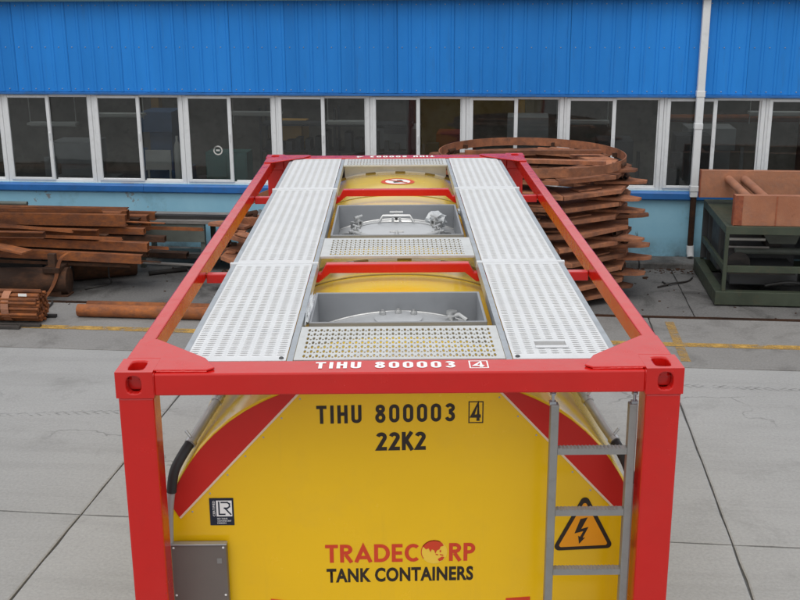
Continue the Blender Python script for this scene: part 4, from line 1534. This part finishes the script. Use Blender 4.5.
# numbers on the roof rails
zr = H - 0.012 + 0.0015
roof_f = lambda x0, y0, s: (lambda u, v, w: Vector((x0 + s * u, y0 + s * v, zr + w)))
stroke_text('roof_lettering', 'TIHU 800003', M['print_white'], tk, roof_f(-0.368, 0.060, 1), 0.610, 0.082, .2)
stroke_text('roof_digit', '4', M['print_white'], tk, roof_f(0.318, 0.064, 1), 0.050, 0.070)
mb = MB()
x0, x1, y0, y1, w = 0.302, 0.386, 0.052, 0.146, 0.006
for a in ((x0, x1, y0, y0 + w), (x0, x1, y1 - w, y1), (x0, x0 + w, y0 + w, y1 - w), (x1 - w, x1, y0 + w, y1 - w)):
    mb.box(*a, zr - .001, zr)
mb.build('digit_frame', M['print_white'], tk)
stroke_text('roof_lettering', 'TIHU 800003', M['print_white'], tk, roof_f(0.372, L - 0.060, -1), 0.610, 0.085, .22)
stroke_text('roof_digit', '4', M['print_white'], tk, roof_f(-0.305, L - 0.064, -1), 0.065, 0.080)

# ---- ladder
ld = empty('ladder', (0, 0, 0))
ld.parent = tk
LX0, LX1 = 0.660, 1.040
for a, b in ((LX0, LX0 + .036), (LX1 - .036, LX1)):
    MB().box(a, b, 0.05, 0.095, 0.16, 2.405).build('stile', M['ladder'], ld, bevel=0.004)
rz_ = 2.196
while rz_ > 0.25:
    mb = MB().box(LX0 + .0365, LX1 - .0365, 0.052, 0.090, rz_ - .028, rz_)
    k = 0
    x = LX0 + .045
    while x < LX1 - .055:
        mb.add([(x, .054, rz_ + .0003), (x + .012, .054, rz_ + .0003), (x + .006, .054, rz_ + .0045), (x, .088, rz_ + .0003), (x + .012, .088, rz_ + .0003), (x + .006, .088, rz_ + .0045)], [(0, 1, 2), (5, 4, 3), (0, 2, 5, 3), (2, 1, 4, 5)])
        x += .0165
    mb.build('rung', M['ladder'], ld)
    rz_ -= 0.2995
for X in (LX0 + .010, LX1 - .012):
    mb = MB().tube([(X, .072, 2.40), (X, .072, 2.478)], .007, 8)
    mb.lathe([(.014, 0), (.014, .010), (0, .010)], (X, .072, 2.446), 6)
    mb.box(X - .014, X + .014, .060, .085, 2.402, 2.416)
    mb.build('hanger_bolt', M['galv'], ld)

# ---- document box, conduits
db = MB().box(-1.088, -0.826, 0.245, 0.292, 1.16, 1.632).build('document_box', M['docbox'], tk, bevel=0.006)
MB().box(-1.096, -0.822, 0.238, 0.272, 1.6325, 1.639).build('box_lid', M['galv'], db, bevel=0.003)
MB().box(-0.872, -0.850, .2432, .2448, 1.535, 1.562).build('box_label', M['ladder'], db)
sc_ = MB()
for X, Z in ((-1.075, 1.618), (-.840, 1.618), (-1.075, 1.365), (-.840, 1.365)):
    sc_.lathe([(.006, 0), (.004, .003), (0, .003)], (X, -Z, 0), 8)
sc_.v = [(a, .245 - c, -b) for a, b, c in sc_.v]
sc_.build('screw', M['tag'], db)


def smooth_path(pts, n=6):
    pts = [Vector(p) for p in pts]
    out = []
    for i in range(len(pts) - 1):
        p0, p1, p2, p3 = pts[max(i - 1, 0)], pts[i], pts[i + 1], pts[min(i + 2, len(pts) - 1)]
        for k in range(n):
            t = k / n
            out.append(0.5 * ((2 * p1) + (p2 - p0) * t + (2 * p0 - 5 * p1 + 4 * p2 - p3) * t * t + (-p0 + 3 * p1 - 3 * p2 + p3) * t ** 3))
    out.append(pts[-1])
    return out


def conduit(s_, low, hose, pipe_pts):
    MB().tube(smooth_path(low), .019, 10).build('conduit', M['hose'], tk, smooth=50)
    MB().tube(smooth_path(hose), .0235, 12).build('rubber_hose', M['black'], tk, smooth=50)
    p = smooth_path(pipe_pts)
    MB().tube(p, .022, 12).build('drain_pipe', M['pipe'], tk, smooth=50)
    for idx in (1, len(p) // 2):
        d_ = (p[idx + 1] - p[idx - 1]).normalized()
        c0 = p[idx]
        cl = MB().tube([c0 - d_ * .011, c0 + d_ * .011], .028, 12)
        cl.tube([c0 + Vector((0, 0, .03)), c0 + Vector((s_ * .02, 0, .06))], .007, 6)
        cl.build('hose_clamp', M['fitting'], tk, smooth=40)


conduit(-1, [(-1.095, .262, 1.63), (-1.085, .262, 1.80), (-1.068, .265, 1.915)],
        [(-1.070, .265, 1.90), (-1.050, .27, 2.005), (-1.005, .31, 2.085), (-.975, .36, 2.12)],
        [(-.985, .335, 2.108), (-.948, .43, 2.155), (-.905, .52, 2.21), (-.862, .62, 2.262), (-.82, .76, 2.30), (-.74, .95, 2.375)])
conduit(1, [(1.085, .17, 1.25), (1.080, .16, 1.60), (1.075, .17, 1.85), (1.068, .20, 1.955)],
        [(1.068, .20, 1.94), (1.058, .24, 2.01), (1.030, .32, 2.07), (1.010, .37, 2.10)],
        [(1.015, .355, 2.095), (.975, .44, 2.14), (.935, .52, 2.195), (.895, .62, 2.245), (.86, .76, 2.285), (.78, .95, 2.36)])

# ================================================================ YARD THINGS
# ---- profiles in the (y, z) plane, run along +x


def prof_pts(kind, w, h, t):
    if kind == 'C':      # channel, web facing the camera side
        return [(0, 0), (w, 0), (w, t), (t, t), (t, h - t), (w, h - t), (w, h), (0, h)]
    if kind == 'D':      # channel, open side facing the camera
        return [(0, 0), (w, 0), (w, h), (0, h), (0, h - t), (w - t, h - t), (w - t, t), (0, t)]
    if kind == 'I':
        a = w / 2
        return [(0, 0), (w, 0), (w, t), (a + t / 2, t), (a + t / 2, h - t), (w, h - t), (w, h), (0, h), (0, h - t), (a - t / 2, h - t), (a - t / 2, t), (0, t)]
    if kind == 'A':
        return [(0, 0), (w, 0), (w, t), (t, t), (t, h), (0, h)]
    return [(0, 0), (w, 0), (w, h), (0, h)]


def steel(name, kind, xr, y, z, length, w, h, mat, yaw=0.0, tilt=0.0, label='', cat='steel beam', group='steel sections in the pile', t=0.012):
    """steel section whose right end is at yard (xr, y, z), running to the left"""
    mb = MB()
    if kind == 'O':
        mb.hollow((-length, h / 2, h / 2), (0, h / 2, h / 2), h / 2, t, 16)
    elif kind == 'R':
        o_ = [(0, 0), (w, 0), (w, h), (0, h)]
        i_ = [(t, t), (w - t, t), (w - t, h - t), (t, h - t)]
        vs = [(x_, a, b) for x_ in (-length, 0) for a, b in o_] + [(x_, a, b) for x_ in (-length, 0) for a, b in i_]
        fs = [(i, (i + 1) % 4, 4 + (i + 1) % 4, 4 + i) for i in range(4)] + [(8 + i, 12 + i, 12 + (i + 1) % 4, 8 + (i + 1) % 4) for i in range(4)]
        fs += [(4 + i, 4 + (i + 1) % 4, 12 + (i + 1) % 4, 12 + i) for i in range(4)] + [(i, 8 + i, 8 + (i + 1) % 4, (i + 1) % 4) for i in range(4)]
        mb.add(vs, fs)
    else:
        mb.prism(prof_pts(kind, w, h, t), lambda u, v, x_: (x_, u, v), -length, 0)
    o = mb.build(name, mat, loc=yard(xr, y, z), rot=(0, tilt, AL + yaw), smooth=(40 if kind == 'O' else None), merge=True)
    return tag(o, label, cat, group)


ru, rd, sg_, sdk = M['rust'], M['rust_dark'], M['steel_grey'], M['steel_dark']
PILE = [
    # kind, xr, y, z, len, w, h, mat, yaw, tilt, label
    ('C', -3.58, -2.10, 0.87, 7.0, .10, .165, ru, 0.010, 0.004, 'rusty channel on top of the left pile, nearest the camera'),
    ('C', -3.70, -1.96, 0.875, 7.0, .10, .165, ru, -0.006, 0.0, 'rusty channel on top of the left pile, second from the front'),
    ('R', -3.66, -1.82, 0.88, 7.0, .13, .155, ru, 0.004, 0.0, 'rusty square tube on top of the left pile, third from the front'),
    ('I', -3.72, -1.65, 0.885, 7.0, .12, .150, ru, -0.004, 0.0, 'rusty beam on top of the left pile, at the back'),
    ('O', -5.55, -0.95, 0.90, 4.0, .07, .07, M['bench'], 0.0, 0.0, 'greenish pipe with dark end behind the top of the pile'),
    ('R', -3.50, -1.45, 0.80, 6.0, .10, .09, ru, 0.01, -0.004, 'short stub of rusty square tube behind the top channels'),
    ('D', -3.92, -2.32, 0.730, 6.5, .09, .130, ru, 0.020, 0.016, 'rusty channel sloping down in the second layer of the pile'),
    ('R', -3.36, -2.0, 0.735, 6.5, .10, .085, ru, -0.01, 0.006, 'orange rusty tube ending beyond the second layer'),
    ('A', -2.57, -1.75, 0.745, 4.5, .08, .05, ru, 0.035, 0.022, 'long thin orange angle reaching farthest right over the yard'),
    ('D', -3.83, -2.20, 0.655, 6.5, .09, .110, rd, 0.01, 0.01, 'dark brown channel with notched end in the third layer'),
    ('R', -3.08, -1.95, 0.615, 6.0, .10, .085, rd, 0.012, 0.012, 'dark brown square tube with open end in the third layer'),
    ('D', -4.52, -2.72, 0.825, 5.5, .08, .085, ru, 0.0, -0.004, 'short orange rusty channel at the near left of the pile'),
    ('R', -3.22, -2.30, 0.560, 6.3, .11, .120, ru, 0.02, 0.030, 'orange rusty tube with dark end in the fourth layer'),
    ('C', -3.26, -2.46, 0.425, 6.2, .09, .120, ru, 0.024, 0.034, 'lowest rusty channel at the front of the pile'),
    ('R', -3.30, -2.12, 0.440, 6.2, .12, .105, rd, 0.01, 0.022, 'dark tube lying behind the lowest front channel'),
    ('I', -4.0, -1.75, 0.62, 6.0, .12, .140, rd, 0.0, 0.0, 'dark brown beam deep in the middle of the pile'),
    ('R', -2.95, -1.40, 0.245, 4.0, .16, .075, rd, 0.03, 0.02, 'brown flat tube low behind the pile'),
    ('F', -2.62, -1.55, 0.165, 2.6, .07, .020, sg_, 0.06, 0.045, 'pale grey flat bar sticking out under the pile'),
    ('R', -2.2, -1.15, 0.185, 1.0, .12, .07, sdk, 0.0, 0.0, 'black steel bar lying under the bench'),
    ('F', -4.72, -3.0, 0.66, 3.5, .22, .025, ru, -0.25, 0.10, 'orange plate strip slanting under the pile at far left'),
]
for (kind, xr, y, z, ln, w, h, mt, yw, tl, lab) in PILE:
    nm = {'C': 'steel_channel', 'D': 'steel_channel', 'I': 'steel_beam', 'R': 'square_tube', 'A': 'angle_iron', 'F': 'flat_bar', 'O': 'steel_pipe'}[kind]
    steel(nm, kind, xr, y, z, ln, w, h, mt, yw, tl, lab, nm.replace('_', ' '))

thin = random.Random(33)
THIN = ('thin rusty angle lying skewed over the top of the pile', 'thin brown flat bar poking out of the second layer', 'thin rusty rod-like angle ending between the second and third layers', 'narrow dark angle sticking out below the orange tube', 'narrow rusty flat bar drooping out of the fourth layer', 'thin dark angle under the lowest front channel', 'thin rusty angle leaning across the front of the pile at left', 'thin brown angle lying askew at the left edge of the pile')
for k, (xr, y, z, ln, yw, tl, kd) in enumerate(((-3.95, -2.0, 1.05, 2.6, .05, .004, 'A'), (-3.10, -1.85, .862, 3.0, -.03, .02, 'F'), (-3.55, -2.36, .735, 3.2, .04, .02, 'A'),
                                        (-2.98, -2.1, .545, 3.0, .05, .04, 'A'), (-3.05, -2.28, .40, 3.4, .02, .05, 'F'), (-3.45, -2.40, .355, 3.0, .05, .03, 'A'),
                                        (-4.2, -2.50, .86, 2.6, -.06, .05, 'A'), (-4.75, -2.62, .80, 2.2, .10, -.06, 'A'))):
    nm = {'A': 'angle_iron', 'F': 'flat_bar'}[kd]
    steel(nm, kd, xr, y, z, ln, .05, .045 if kd == 'A' else .012, thin.choice((ru, rd, ru)), yw, tl, THIN[k], nm.replace('_', ' '), t=.006)
fill = random.Random(21)
for k in range(14):
    lay = k // 5
    z = (.75, .63, .50)[lay]
    yy = -1.95 + (k % 5) * .21 + fill.uniform(-.03, .03)
    xr = -3.75 + fill.uniform(-.35, .30)
    kind = fill.choice('CRIR')
    nm = {'C': 'steel_channel', 'I': 'steel_beam', 'R': 'square_tube'}[kind]
    steel(nm, kind, xr, yy, z, 6.0, fill.uniform(.09, .13), .118, fill.choice((ru, ru, rd)), fill.uniform(-.012, .02), fill.uniform(-.002, .008),
          'rusty %s inside the pile, %s in inner layer %s from the top' % (nm.replace('_', ' '), ('nearest', 'second', 'third', 'fourth', 'rearmost')[k % 5], ('one', 'two', 'three')[lay]), nm.replace('_', ' '))

# trestles carrying the pile


def trestle(x, lab):
    t = empty('pile_trestle', yard(x, -2.0, 0), AL, lab, 'trestle', 'trestles under the steel pile')
    MB().box(-.12, .12, -.75, .55, .34, .415).build('beam', rd, t, bevel=.008)
    for yy in (-.65, .45):
        MB().box(-.10, .10, yy - .06, yy + .06, 0, .339).build('leg', rd, t)
    MB().box(-.2, .2, -.72, -.50, .0, .02).build('foot', rd, t)
    for (a, b, z0, z1) in ((-.70, -.62, .4155, .60), (.40, .48, .4155, .93)):
        MB().box(-.05, .05, a, b, z0, z1).build('stop', rd, t)
    return t


trestle(-4.45, 'dark steel trestle under the right part of the beam pile')
trestle(-6.6, 'dark steel trestle under the left part of the beam pile')
# packed steel blocks beneath
o = MB().tube([(-1.3, 0, 0), (0, 0, 0)], .19, 20).build('steel_billet', M['rust_dark'], loc=yard(-4.28, -2.55, .19), rot=(0, 0, AL + .12), smooth=40)
tag(o, 'brown round billet lying in the shade under the pile', 'billet')
o = MB().tube([(-.9, 0, 0), (0, 0, 0)], [.22, .22], 18).build('steel_billet', M['rust_dark'], loc=yard(-3.72, -1.45, .22), rot=(0, 0, AL + .5), smooth=40)
tag(o, 'brown round billet under the right end of the pile', 'billet')
o = MB().box(-1.6, 0, -.3, .3, 0, .30).box(-1.3, -.2, -.2, .2, .30, .36).build('steel_block', M['steel_dark'], loc=yard(-5.0, -1.5, 0), rot=(0, 0, AL), bevel=.01)
tag(o, 'dark steel block in the shadow below the beams', 'steel block')
# bent orange strap hanging from the pile
st = MB()
path = smooth_path([(-4.20, -2.62, .62), (-4.30, -2.68, .56), (-4.35, -2.72, .44), (-4.38, -2.76, .28), (-4.44, -2.80, .14), (-4.52, -2.86, .02)], 5)
n = len(path)
vs, fs = [], []
for p in path:
    q = [p + Vector((-.028, 0, 0)), p + Vector((.028, 0, .008)), p + Vector((.028, .010, .008)), p + Vector((-.028, .010, 0))]
    vs += [yard(*a) for a in q]
for i in range(n - 1):
    for j in range(4):
        fs.append((i * 4 + j, i * 4 + (j + 1) % 4, (i + 1) * 4 + (j + 1) % 4, (i + 1) * 4 + j))
fs += [(3, 2, 1, 0), (n * 4 - 4, n * 4 - 3, n * 4 - 2, n * 4 - 1)]
o = st.add(vs, fs).build('bent_strap', ru)
tag(o, 'bent orange strap curving from the pile down to the ground', 'strap')

# ---- bar bundle
bd = empty('bar_bundle', yard(-4.10, -3.85, .015), AL + .02, 'strapped round bundle of rusty bars at the left edge', 'bar bundle')
br = 0.0215
bmesh_ = MB().tube([(-2.6, 0, 0), (0, 0, 0)], br, 7).mesh('bar', M['rust'], 60)
k = 0
for row in range(-5, 6):
    zc_ = 0.205 + row * br * 2 * .866
    for c_ in range(-5, 6):
        yc = (c_ + (.5 if row % 2 else 0)) * br * 2
        if math.hypot(yc, zc_ - .205) < 0.190:
            o = inst('bar', bmesh_, bd, (rnd.uniform(-.025, .02), yc, zc_))
            k += 1
for xs in (-.42, -2.0):
    ring_ = [(xs, .200 * math.cos(2 * PI * j / 20), .205 + .200 * math.sin(2 * PI * j / 20)) for j in range(20)]
    vs = []
    for dx in (-.05, .05):
        for kk in (.198, .203):
            vs += [(xs + dx, kk * math.cos(2 * PI * j / 20), .205 + kk * math.sin(2 * PI * j / 20)) for j in range(20)]
    fs = []
    for a, b in ((0, 1), (1, 3), (3, 2), (2, 0)):
        for j in range(20):
            fs.append((a * 20 + j, a * 20 + (j + 1) % 20, b * 20 + (j + 1) % 20, b * 20 + j))
    MB().add(vs, fs).build('strap', M['primer'], bd, merge=True)
MB().box(-.24, -.13, -.155, -.150, .365, .40).build('paper_tag', M['tag'], bd)
for (xr, y, z, ln, lab) in ((-4.02, -3.68, 0.004, 2.0, 'dark bar poking out behind the bar bundle'), (-4.28, -4.20, 0.004, 2.2, 'dark flat bar on the ground, closest in front of the bundle'), (-4.05, -4.10, 0.006, 2.5, 'black bar tucked against the front of the bundle')):
    steel('steel_bar', 'F', xr, y, z, ln, .06, .035, sdk, 0.03, 0, lab, 'steel bar', 'loose dark bars by the bundle')

# ---- two long pipes
for (y, xr, ln, z, lab) in ((-3.66, -1.25, 2.50, 0.002, 'rusty long pipe on the ground, the nearer of two'), (-3.50, -1.05, 2.63, 0.002, 'rusty long pipe on the ground, the farther of two')):
    steel('rusty_pipe', 'O', xr, y, z, ln, .16, .165, ru, 0.0, 0, lab, 'pipe', 'two pipes by the yellow line', .008)

# ---- loose bits
o = MB().hollow((0, 0, 0), (.55, .16, 0), .035, .006, 10).build('pipe_offcut', sdk, loc=yard(-3.50, -1.50, .036), rot=(0, 0, AL + .25), smooth=40)
tag(o, 'short dark pipe on the ground beside the pile', 'pipe')


def wire(name, pts, r, mat, lab, cat='scrap wire'):
    o = MB().tube([yard(*p) for p in smooth_path(pts, 4)], r, 6).build(name, mat, smooth=60)
    return tag(o, lab, cat)


wire('scrap_wire', [(-3.95, -1.9, .30), (-3.93, -1.98, .12), (-3.90, -2.02, .015), (-4.02, -2.2, .012), (-4.15, -2.35, .012)], .012, sdk, 'thin dark rod bent down to the ground right of the billet')
wire('scrap_wire', [(-4.38, -2.95, .01), (-4.32, -3.1, .02), (-4.30, -3.3, .01)], .014, sdk, 'dark rod end lying below the orange strap')
wire('scrap_wire', [(3.9, -1.55, .012), (4.1, -1.40, .03), (4.35, -1.2, .012), (4.45, -1.0, .012)], .014, sdk, 'dark bent wire on the apron right of the ring stack')
wire('scrap_wire', [(4.05, -1.43, .012), (4.0, -1.25, .012)], .014, sdk, 'tiny wire twig beside the bent wire')
db_ = MB()
r4 = random.Random(12)
for k in range(260):
    X = r4.uniform(-6, 6)
    Y = -r4.random() ** 1.6 * 2.6 - .47
    if r4.random() < .35:
        X = r4.uniform(3.2, 4.6)
        Y = r4.uniform(-.75, -.46)
    s_ = r4.uniform(.004, .013) * (1 if r4.random() < .93 else 2)
    mtx = Matrix.Translation((X, Y, s_ * .3)) @ Matrix.Rotation(r4.uniform(0, 6), 4, 'Z') @ Matrix.Rotation(r4.uniform(-.4, .4), 4, 'X')
    db_.box(-s_ * 1.6, s_ * 1.6, -s_, s_, -s_ * .4, s_ * .4, mtx)
o = db_.build('yard_debris', M['rust_dark'], loc=YO, rot=YR)
tag(o, kind='stuff')

# ---- bench at the wall
be = empty('work_bench', yard(-3.2, -.75, 0), AL, 'long grey green steel bench against the pale blue wall', 'bench')
MB().box(-.62, 1.2, -.35, .30, .70, .752).build('top', M['steel_grey'], be, bevel=.004)
MB().box(-.58, .45, -.33, -.31, .42, .699).build('front_panel', M['bench'], be)
for X in (-.58, .38, 1.10):
    for Y in (-.33, .22):
        MB().box(X, X + .07, Y + .022, Y + .09, 0, .699).build('leg', M['bench'], be)
MB().box(-.5, 1.1, -.25, .2, .16, .19).build('shelf', M['bench'], be)
o = MB().box(-.60, 1.15, -.06, .06, 0, .055).build('steel_bar', sdk, loc=yard(-3.15, -.95, .7535), rot=(0, 0, AL), bevel=.004)
tag(o, 'long black bar lying on top of the steel bench', 'steel bar')

# ---- ring stacks: open rings of flat plate with lugs and short rollers


def ring_layer(z, r, seed, cx_, cy_, lab, group, lugs, th=.052, w=.50, rz=0.0, nseg=9, lugx=0.0):
    r5 = random.Random(seed)
    t = empty('ring_frame', yard(cx_ + r5.uniform(-.05, .05), cy_ + r5.uniform(-.04, .04), z), AL + rz + r5.uniform(-.12, .12), lab, 'ring frame', group)
    t.rotation_euler.x = r5.uniform(-.008, .008)
    t.rotation_euler.y = r5.uniform(-.008, .008)
    for k in range(nseg):
        a0, a1 = 2 * PI * k / nseg - PI / 2 - PI / nseg, 2 * PI * (k + 1) / nseg - PI / 2 - PI / nseg
        g_ = .004
        rr = r / math.cos(PI / nseg) * (1 + r5.uniform(-.02, .015))
        p = [(rr - w, a0 + g_), (rr, a0 + g_), (rr, a1 - g_), (rr - w, a1 - g_)]
        poly = [(q[0] * math.cos(q[1]), q[0] * math.sin(q[1])) for q in p]
        dz = r5.uniform(-.007, .007)
        MB().prism(poly, lambda u, v, h: (u, v, h + dz), 0, th).build('plate', M['rust_brown'], t, bevel=.002)
        if r5.random() < .6:
            c_ = Vector(((poly[1][0] + poly[2][0]) / 2, (poly[1][1] + poly[2][1]) / 2, 0)) * r5.uniform(.86, .93)
            mtx = Matrix.Translation(c_) @ Matrix.Rotation((a0 + a1) / 2 + r5.uniform(-.1, .1), 4, 'Z')
            MB().box(-.10, .05, -r5.uniform(.12, .3), r5.uniform(.12, .3), th + .0085, th + .03, mtx).build('pad', M['rust_brown'], t, bevel=.003)
    for a in lugs:
        a += r5.uniform(-.06, .06)
        le = r5.uniform(.16, .30) + lugx
        mtx = Matrix.Rotation(a, 4, 'Z')
        poly = [(r - .40, -.30), (r + le - .10, -.13), (r + le, -.05), (r + le, .06), (r - .30, .24)]
        MB().prism(poly, lambda u, v, h: mtx @ Vector((u, v, h)), th + .0085, th + .045).build('lug', M['rust_brown'], t, bevel=.003)
        rl = MB()
        rl.hollow(mtx @ Vector((r - .02, -.12, th + .088)), mtx @ Vector((r - .02, .08, th + .088)), .036, .010, 12)
        rl.build('roller', M['rust_dark'], t, smooth=40)
        MB().box(r - .16, r - .08, -.02, .0, th + .051, th + .105, mtx).build('rib', M['rust_dark'], t)
    return t


order = ['top', 'second', 'third', 'fourth', 'fifth', 'sixth', 'seventh', 'eighth', 'ninth', 'tenth', 'eleventh']
SX, SY, SR = 2.10, -1.62, 1.30
NL = 10
ZT = 1.745
for k in range(NL):
    z = ZT - .055 - k * (ZT - .06) / (NL - .45)
    ring_layer(max(z, .005), SR - .02 + (.05 if 3 <= k <= 7 else 0.0), 40 + k, SX + (0.03 * math.sin(k * 1.7)), SY, 'rusty plate ring frame, %s from the top of the big stack' % order[k], 'ring frames in the big stack',
               [R(-14 + 7 * math.sin(k * 2.1)), R(40 + 6 * math.cos(k * 1.3)), R(165), R(-150)], lugx=(.10 if 3 <= k <= 7 else 0.0))
hp = empty('steel_hoop', yard(SX - .02, SY - .03, 1.805), AL, 'large rusty flat bar hoop lying on top of the ring stack', 'hoop')
hp.rotation_euler = (R(0.9), R(0.9), AL)
MB().lathe([(1.262, 0), (1.275, 0), (1.275, .115), (1.262, .115)], n=72, closed=True).build('hoop_band', M['rust_brown'], hp, smooth=40)
hi_ = MB()
for a in (20, 75, 140, 200, 262, 318):
    mtx = Matrix.Rotation(R(a), 4, 'Z')
    hi_.box(1.20, 1.261, -.02, .02, .005, .06, mtx)
hi_.build('cleat', M['rust_dark'], hp)
ring_layer(ZT + .012, 1.12, 99, SX, SY + .05, 'smaller rusty ring lying inside the hoop on the big stack', 'ring frames in the big stack', [], .05, .42)
# timber packing on the top ring inside the hoop
for (a, b, lab) in ((-.5, -.25, 'long brown packing plank inside the hoop, nearer one'), (.3, .25, 'brown packing plank inside the hoop, rear one')):
    o = MB().box(-.95, .95, -.06, .06, 0, .05).build('packing_plank', M['rust_brown'], loc=yard(SX, SY + a, ZT + .10), rot=(0, 0, AL + b * .4))
    tag(o, lab, 'plank')
# second, smaller stack at the left behind the container
for k in range(3):
    z = .76 - k * .34
    ring_layer(max(z, .005), .88, 70 + k, -1.35, -1.75, 'rusty ring frame, %s from the top of the smaller stack' % order[k], 'ring frames in the small stack', [R(182 + 8 * k), R(140), R(20)], .06, .30)
h2 = empty('steel_hoop', yard(-1.38, -1.60, 1.12), AL, 'small rusty hoop tilted on the smaller ring stack', 'hoop')
h2.rotation_euler = (R(8), R(-13), AL)
MB().lathe([(.70, 0), (.715, 0), (.715, .10), (.70, .10)], n=48, closed=True).build('hoop_band', M['rust_brown'], h2, smooth=40)

# ---- green machine stand at right
gs = empty('machine_stand', yard(4.62, -2.36, 0), AL, 'green welded steel stand with machinery inside its frame', 'machine stand')
GW, GD, GH = 2.6, 1.85, 1.08
gmat = M['green']
MB().box(-.08, GW, -.02, .10, .02, .20).build('base_beam', gmat, gs, bevel=.006)
MB().box(-.08, GW, GD - .1, GD + .02, .02, .20).build('base_beam', gmat, gs, bevel=.006)
MB().box(-.08, .04, .101, GD - .101, .02, .20).build('base_beam', gmat, gs, bevel=.006)
MB().box(GW - .12, GW, .101, GD - .101, .02, .20).build('base_beam', gmat, gs, bevel=.006)
MB().box(.0, GW - .08, .0, .05, .975, GH).build('top_beam', gmat, gs, bevel=.004)
MB().box(.0, GW - .08, GD - .05, GD, .975, GH).build('top_beam', gmat, gs, bevel=.004)
for X in (.0, 1.24, GW - .13):
    for Y in (.0, GD - .05):
        if Y > 0 and X == 1.24:
            X = .9
        MB().box(X, X + .05, Y + .001, Y + .049, .201, .974).build('post', gmat, gs, bevel=.003)
MB().box(.0, .05, .051, GD - .051, .975, GH).build('top_beam', gmat, gs, bevel=.004)
MB().box(.051, GW - .131, .004, .046, .46, .55).build('mid_rail', gmat, gs, bevel=.004)
MB().box(.004, .046, .051, GD - .051, .46, .55).build('mid_rail', gmat, gs, bevel=.004)
MB().box(.052, GW - .1, .052, GD - .052, GH - .025, GH - .003).build('top_plate', gmat, gs)
MB().box(.0, GW - .13, GD - .075, GD - .055, .22, .97).build('back_panel', M['int_dark'], gs)
MB().box(.16, 1.05, .35, 1.2, .205, .42).build('drip_tray', M['int_dark'], gs, bevel=.01)
MB().tube([(.25, .6, .62), (1.15, .6, .62)], .05, 12).build('roller', M['bench'], gs, smooth=40)
MB().tube([(.12, .5, .80), (.62, .5, .80)], .02, 10).build('roller', M['int_pale'], gs, smooth=40)
MB().tube([(.12, .42, .71), (.66, .42, .71)], .015, 10).build('roller', M['steel_grey'], gs, smooth=40)
MB().prism([(.60, .86), (.70, .72), (1.05, .72), (1.10, .86)], lambda u, v, t: (u, t, v), .62, .60).build('bracket', M['bench'], gs, merge=True)
MB().box(.35, .95, .7, .9, .86, .955).build('label_plate', M['int_pale'], gs)
MB().lathe([(.0, 0), (.2, 0), (.22, .03), (.22, .4), (.18, .45), (.1, .47), (.1, .52), (0, .52)], (1.65, .7, .205), 18).build('motor', M['int_dark'], gs, smooth=40)
MB().box(1.5, 1.8, .4, .8, .73, .9).build('motor_cover', M['bench'], gs, bevel=.02)
MB().box(.10, 1.15, 1.0, 1.6, .22, .95).build('gearbox', M['int_dark'], gs, bevel=.03)
MB().tube([(.3, .98, .45), (.3, .55, .45)], .16, 18).build('pulley', M['steel_dark'], gs, smooth=40)
MB().tube([(.78, .98, .70), (.78, .70, .70)], .11, 16).build('pulley', M['steel_dark'], gs, smooth=40)
MB().tube(smooth_path([(1.2, .3, .25), (1.35, .28, .5), (1.25, .35, .7), (1.45, .5, .85)]), .022, 8).build('hose', M['black'], gs, smooth=50)
MB().tube(smooth_path([(.6, .2, .24), (.9, .16, .30), (1.2, .25, .24), (1.5, .2, .27)]), .025, 8).build('hose', M['black'], gs, smooth=50)
MB().box(1.95, 2.35, .2, 1.2, .21, .80).build('control_cabinet', M['int_dark'], gs, bevel=.015)
MB().box(.08, .95, .08, .30, .42, .445).build('tray', M['steel_dark'], gs)
MB().box(.06, 1.2, 1.62, 1.66, .22, .97).build('side_sheet', M['int_dark'], gs)

# ---- orange primed frame lying on the stand
of = empty('primed_frame', yard(4.72, -2.30, GH + .003), AL, 'red oxide primed steel frame lying on the green stand', 'steel frame')
FB = MB()
FB.prism([(0, 0), (.0, 0), ], lambda u, v, t: (t, u, v), 0, 0) if False else None


def plate_beam(x0, x1, y0, h, z0, name):
    mb = MB()
    t = .012
    mb.box(x0, x1, y0, y0 + t, z0, z0 + h).box(x0, x1, y0 + t, y0 + .11, z0 + h - t, z0 + h).box(x0, x1, y0 + t, y0 + .11, z0, z0 + t)
    b = mb.build(name, M['primer'], of)
    e_ = MB().box(x0 - .012, x0 - .0005, y0 - .003, y0 + .112, z0 - .003, z0 + h + .004)
    e_.build('end_plate', M['rust_edge'], b)
    return b


fbm = plate_beam(0.0, 2.4, 0.0, .395, 0, 'front_beam')
MB().box(-.0, .10, -.005, -.0008, .004, .39).build('edge_plate', M['rust_edge'], fbm)
MB().box(.52, .535, -.006, -.0008, .002, .393).build('weld_seam', M['rust_edge'], fbm)
plate_beam(-0.22, 2.4, 1.42, .385, .095, 'rear_beam')
for X in (.20, .42):
    MB().tube([(X + .02, .112, .31), (X - .04, 1.419, .36)], .058, 14).build('cross_tube', M['primer'], of, smooth=40)
for X in (.3, 2.0):
    MB().box(X, X + .12, 1.43, 1.53, 0, .094).build('packing_block', M['rust_dark'], of)
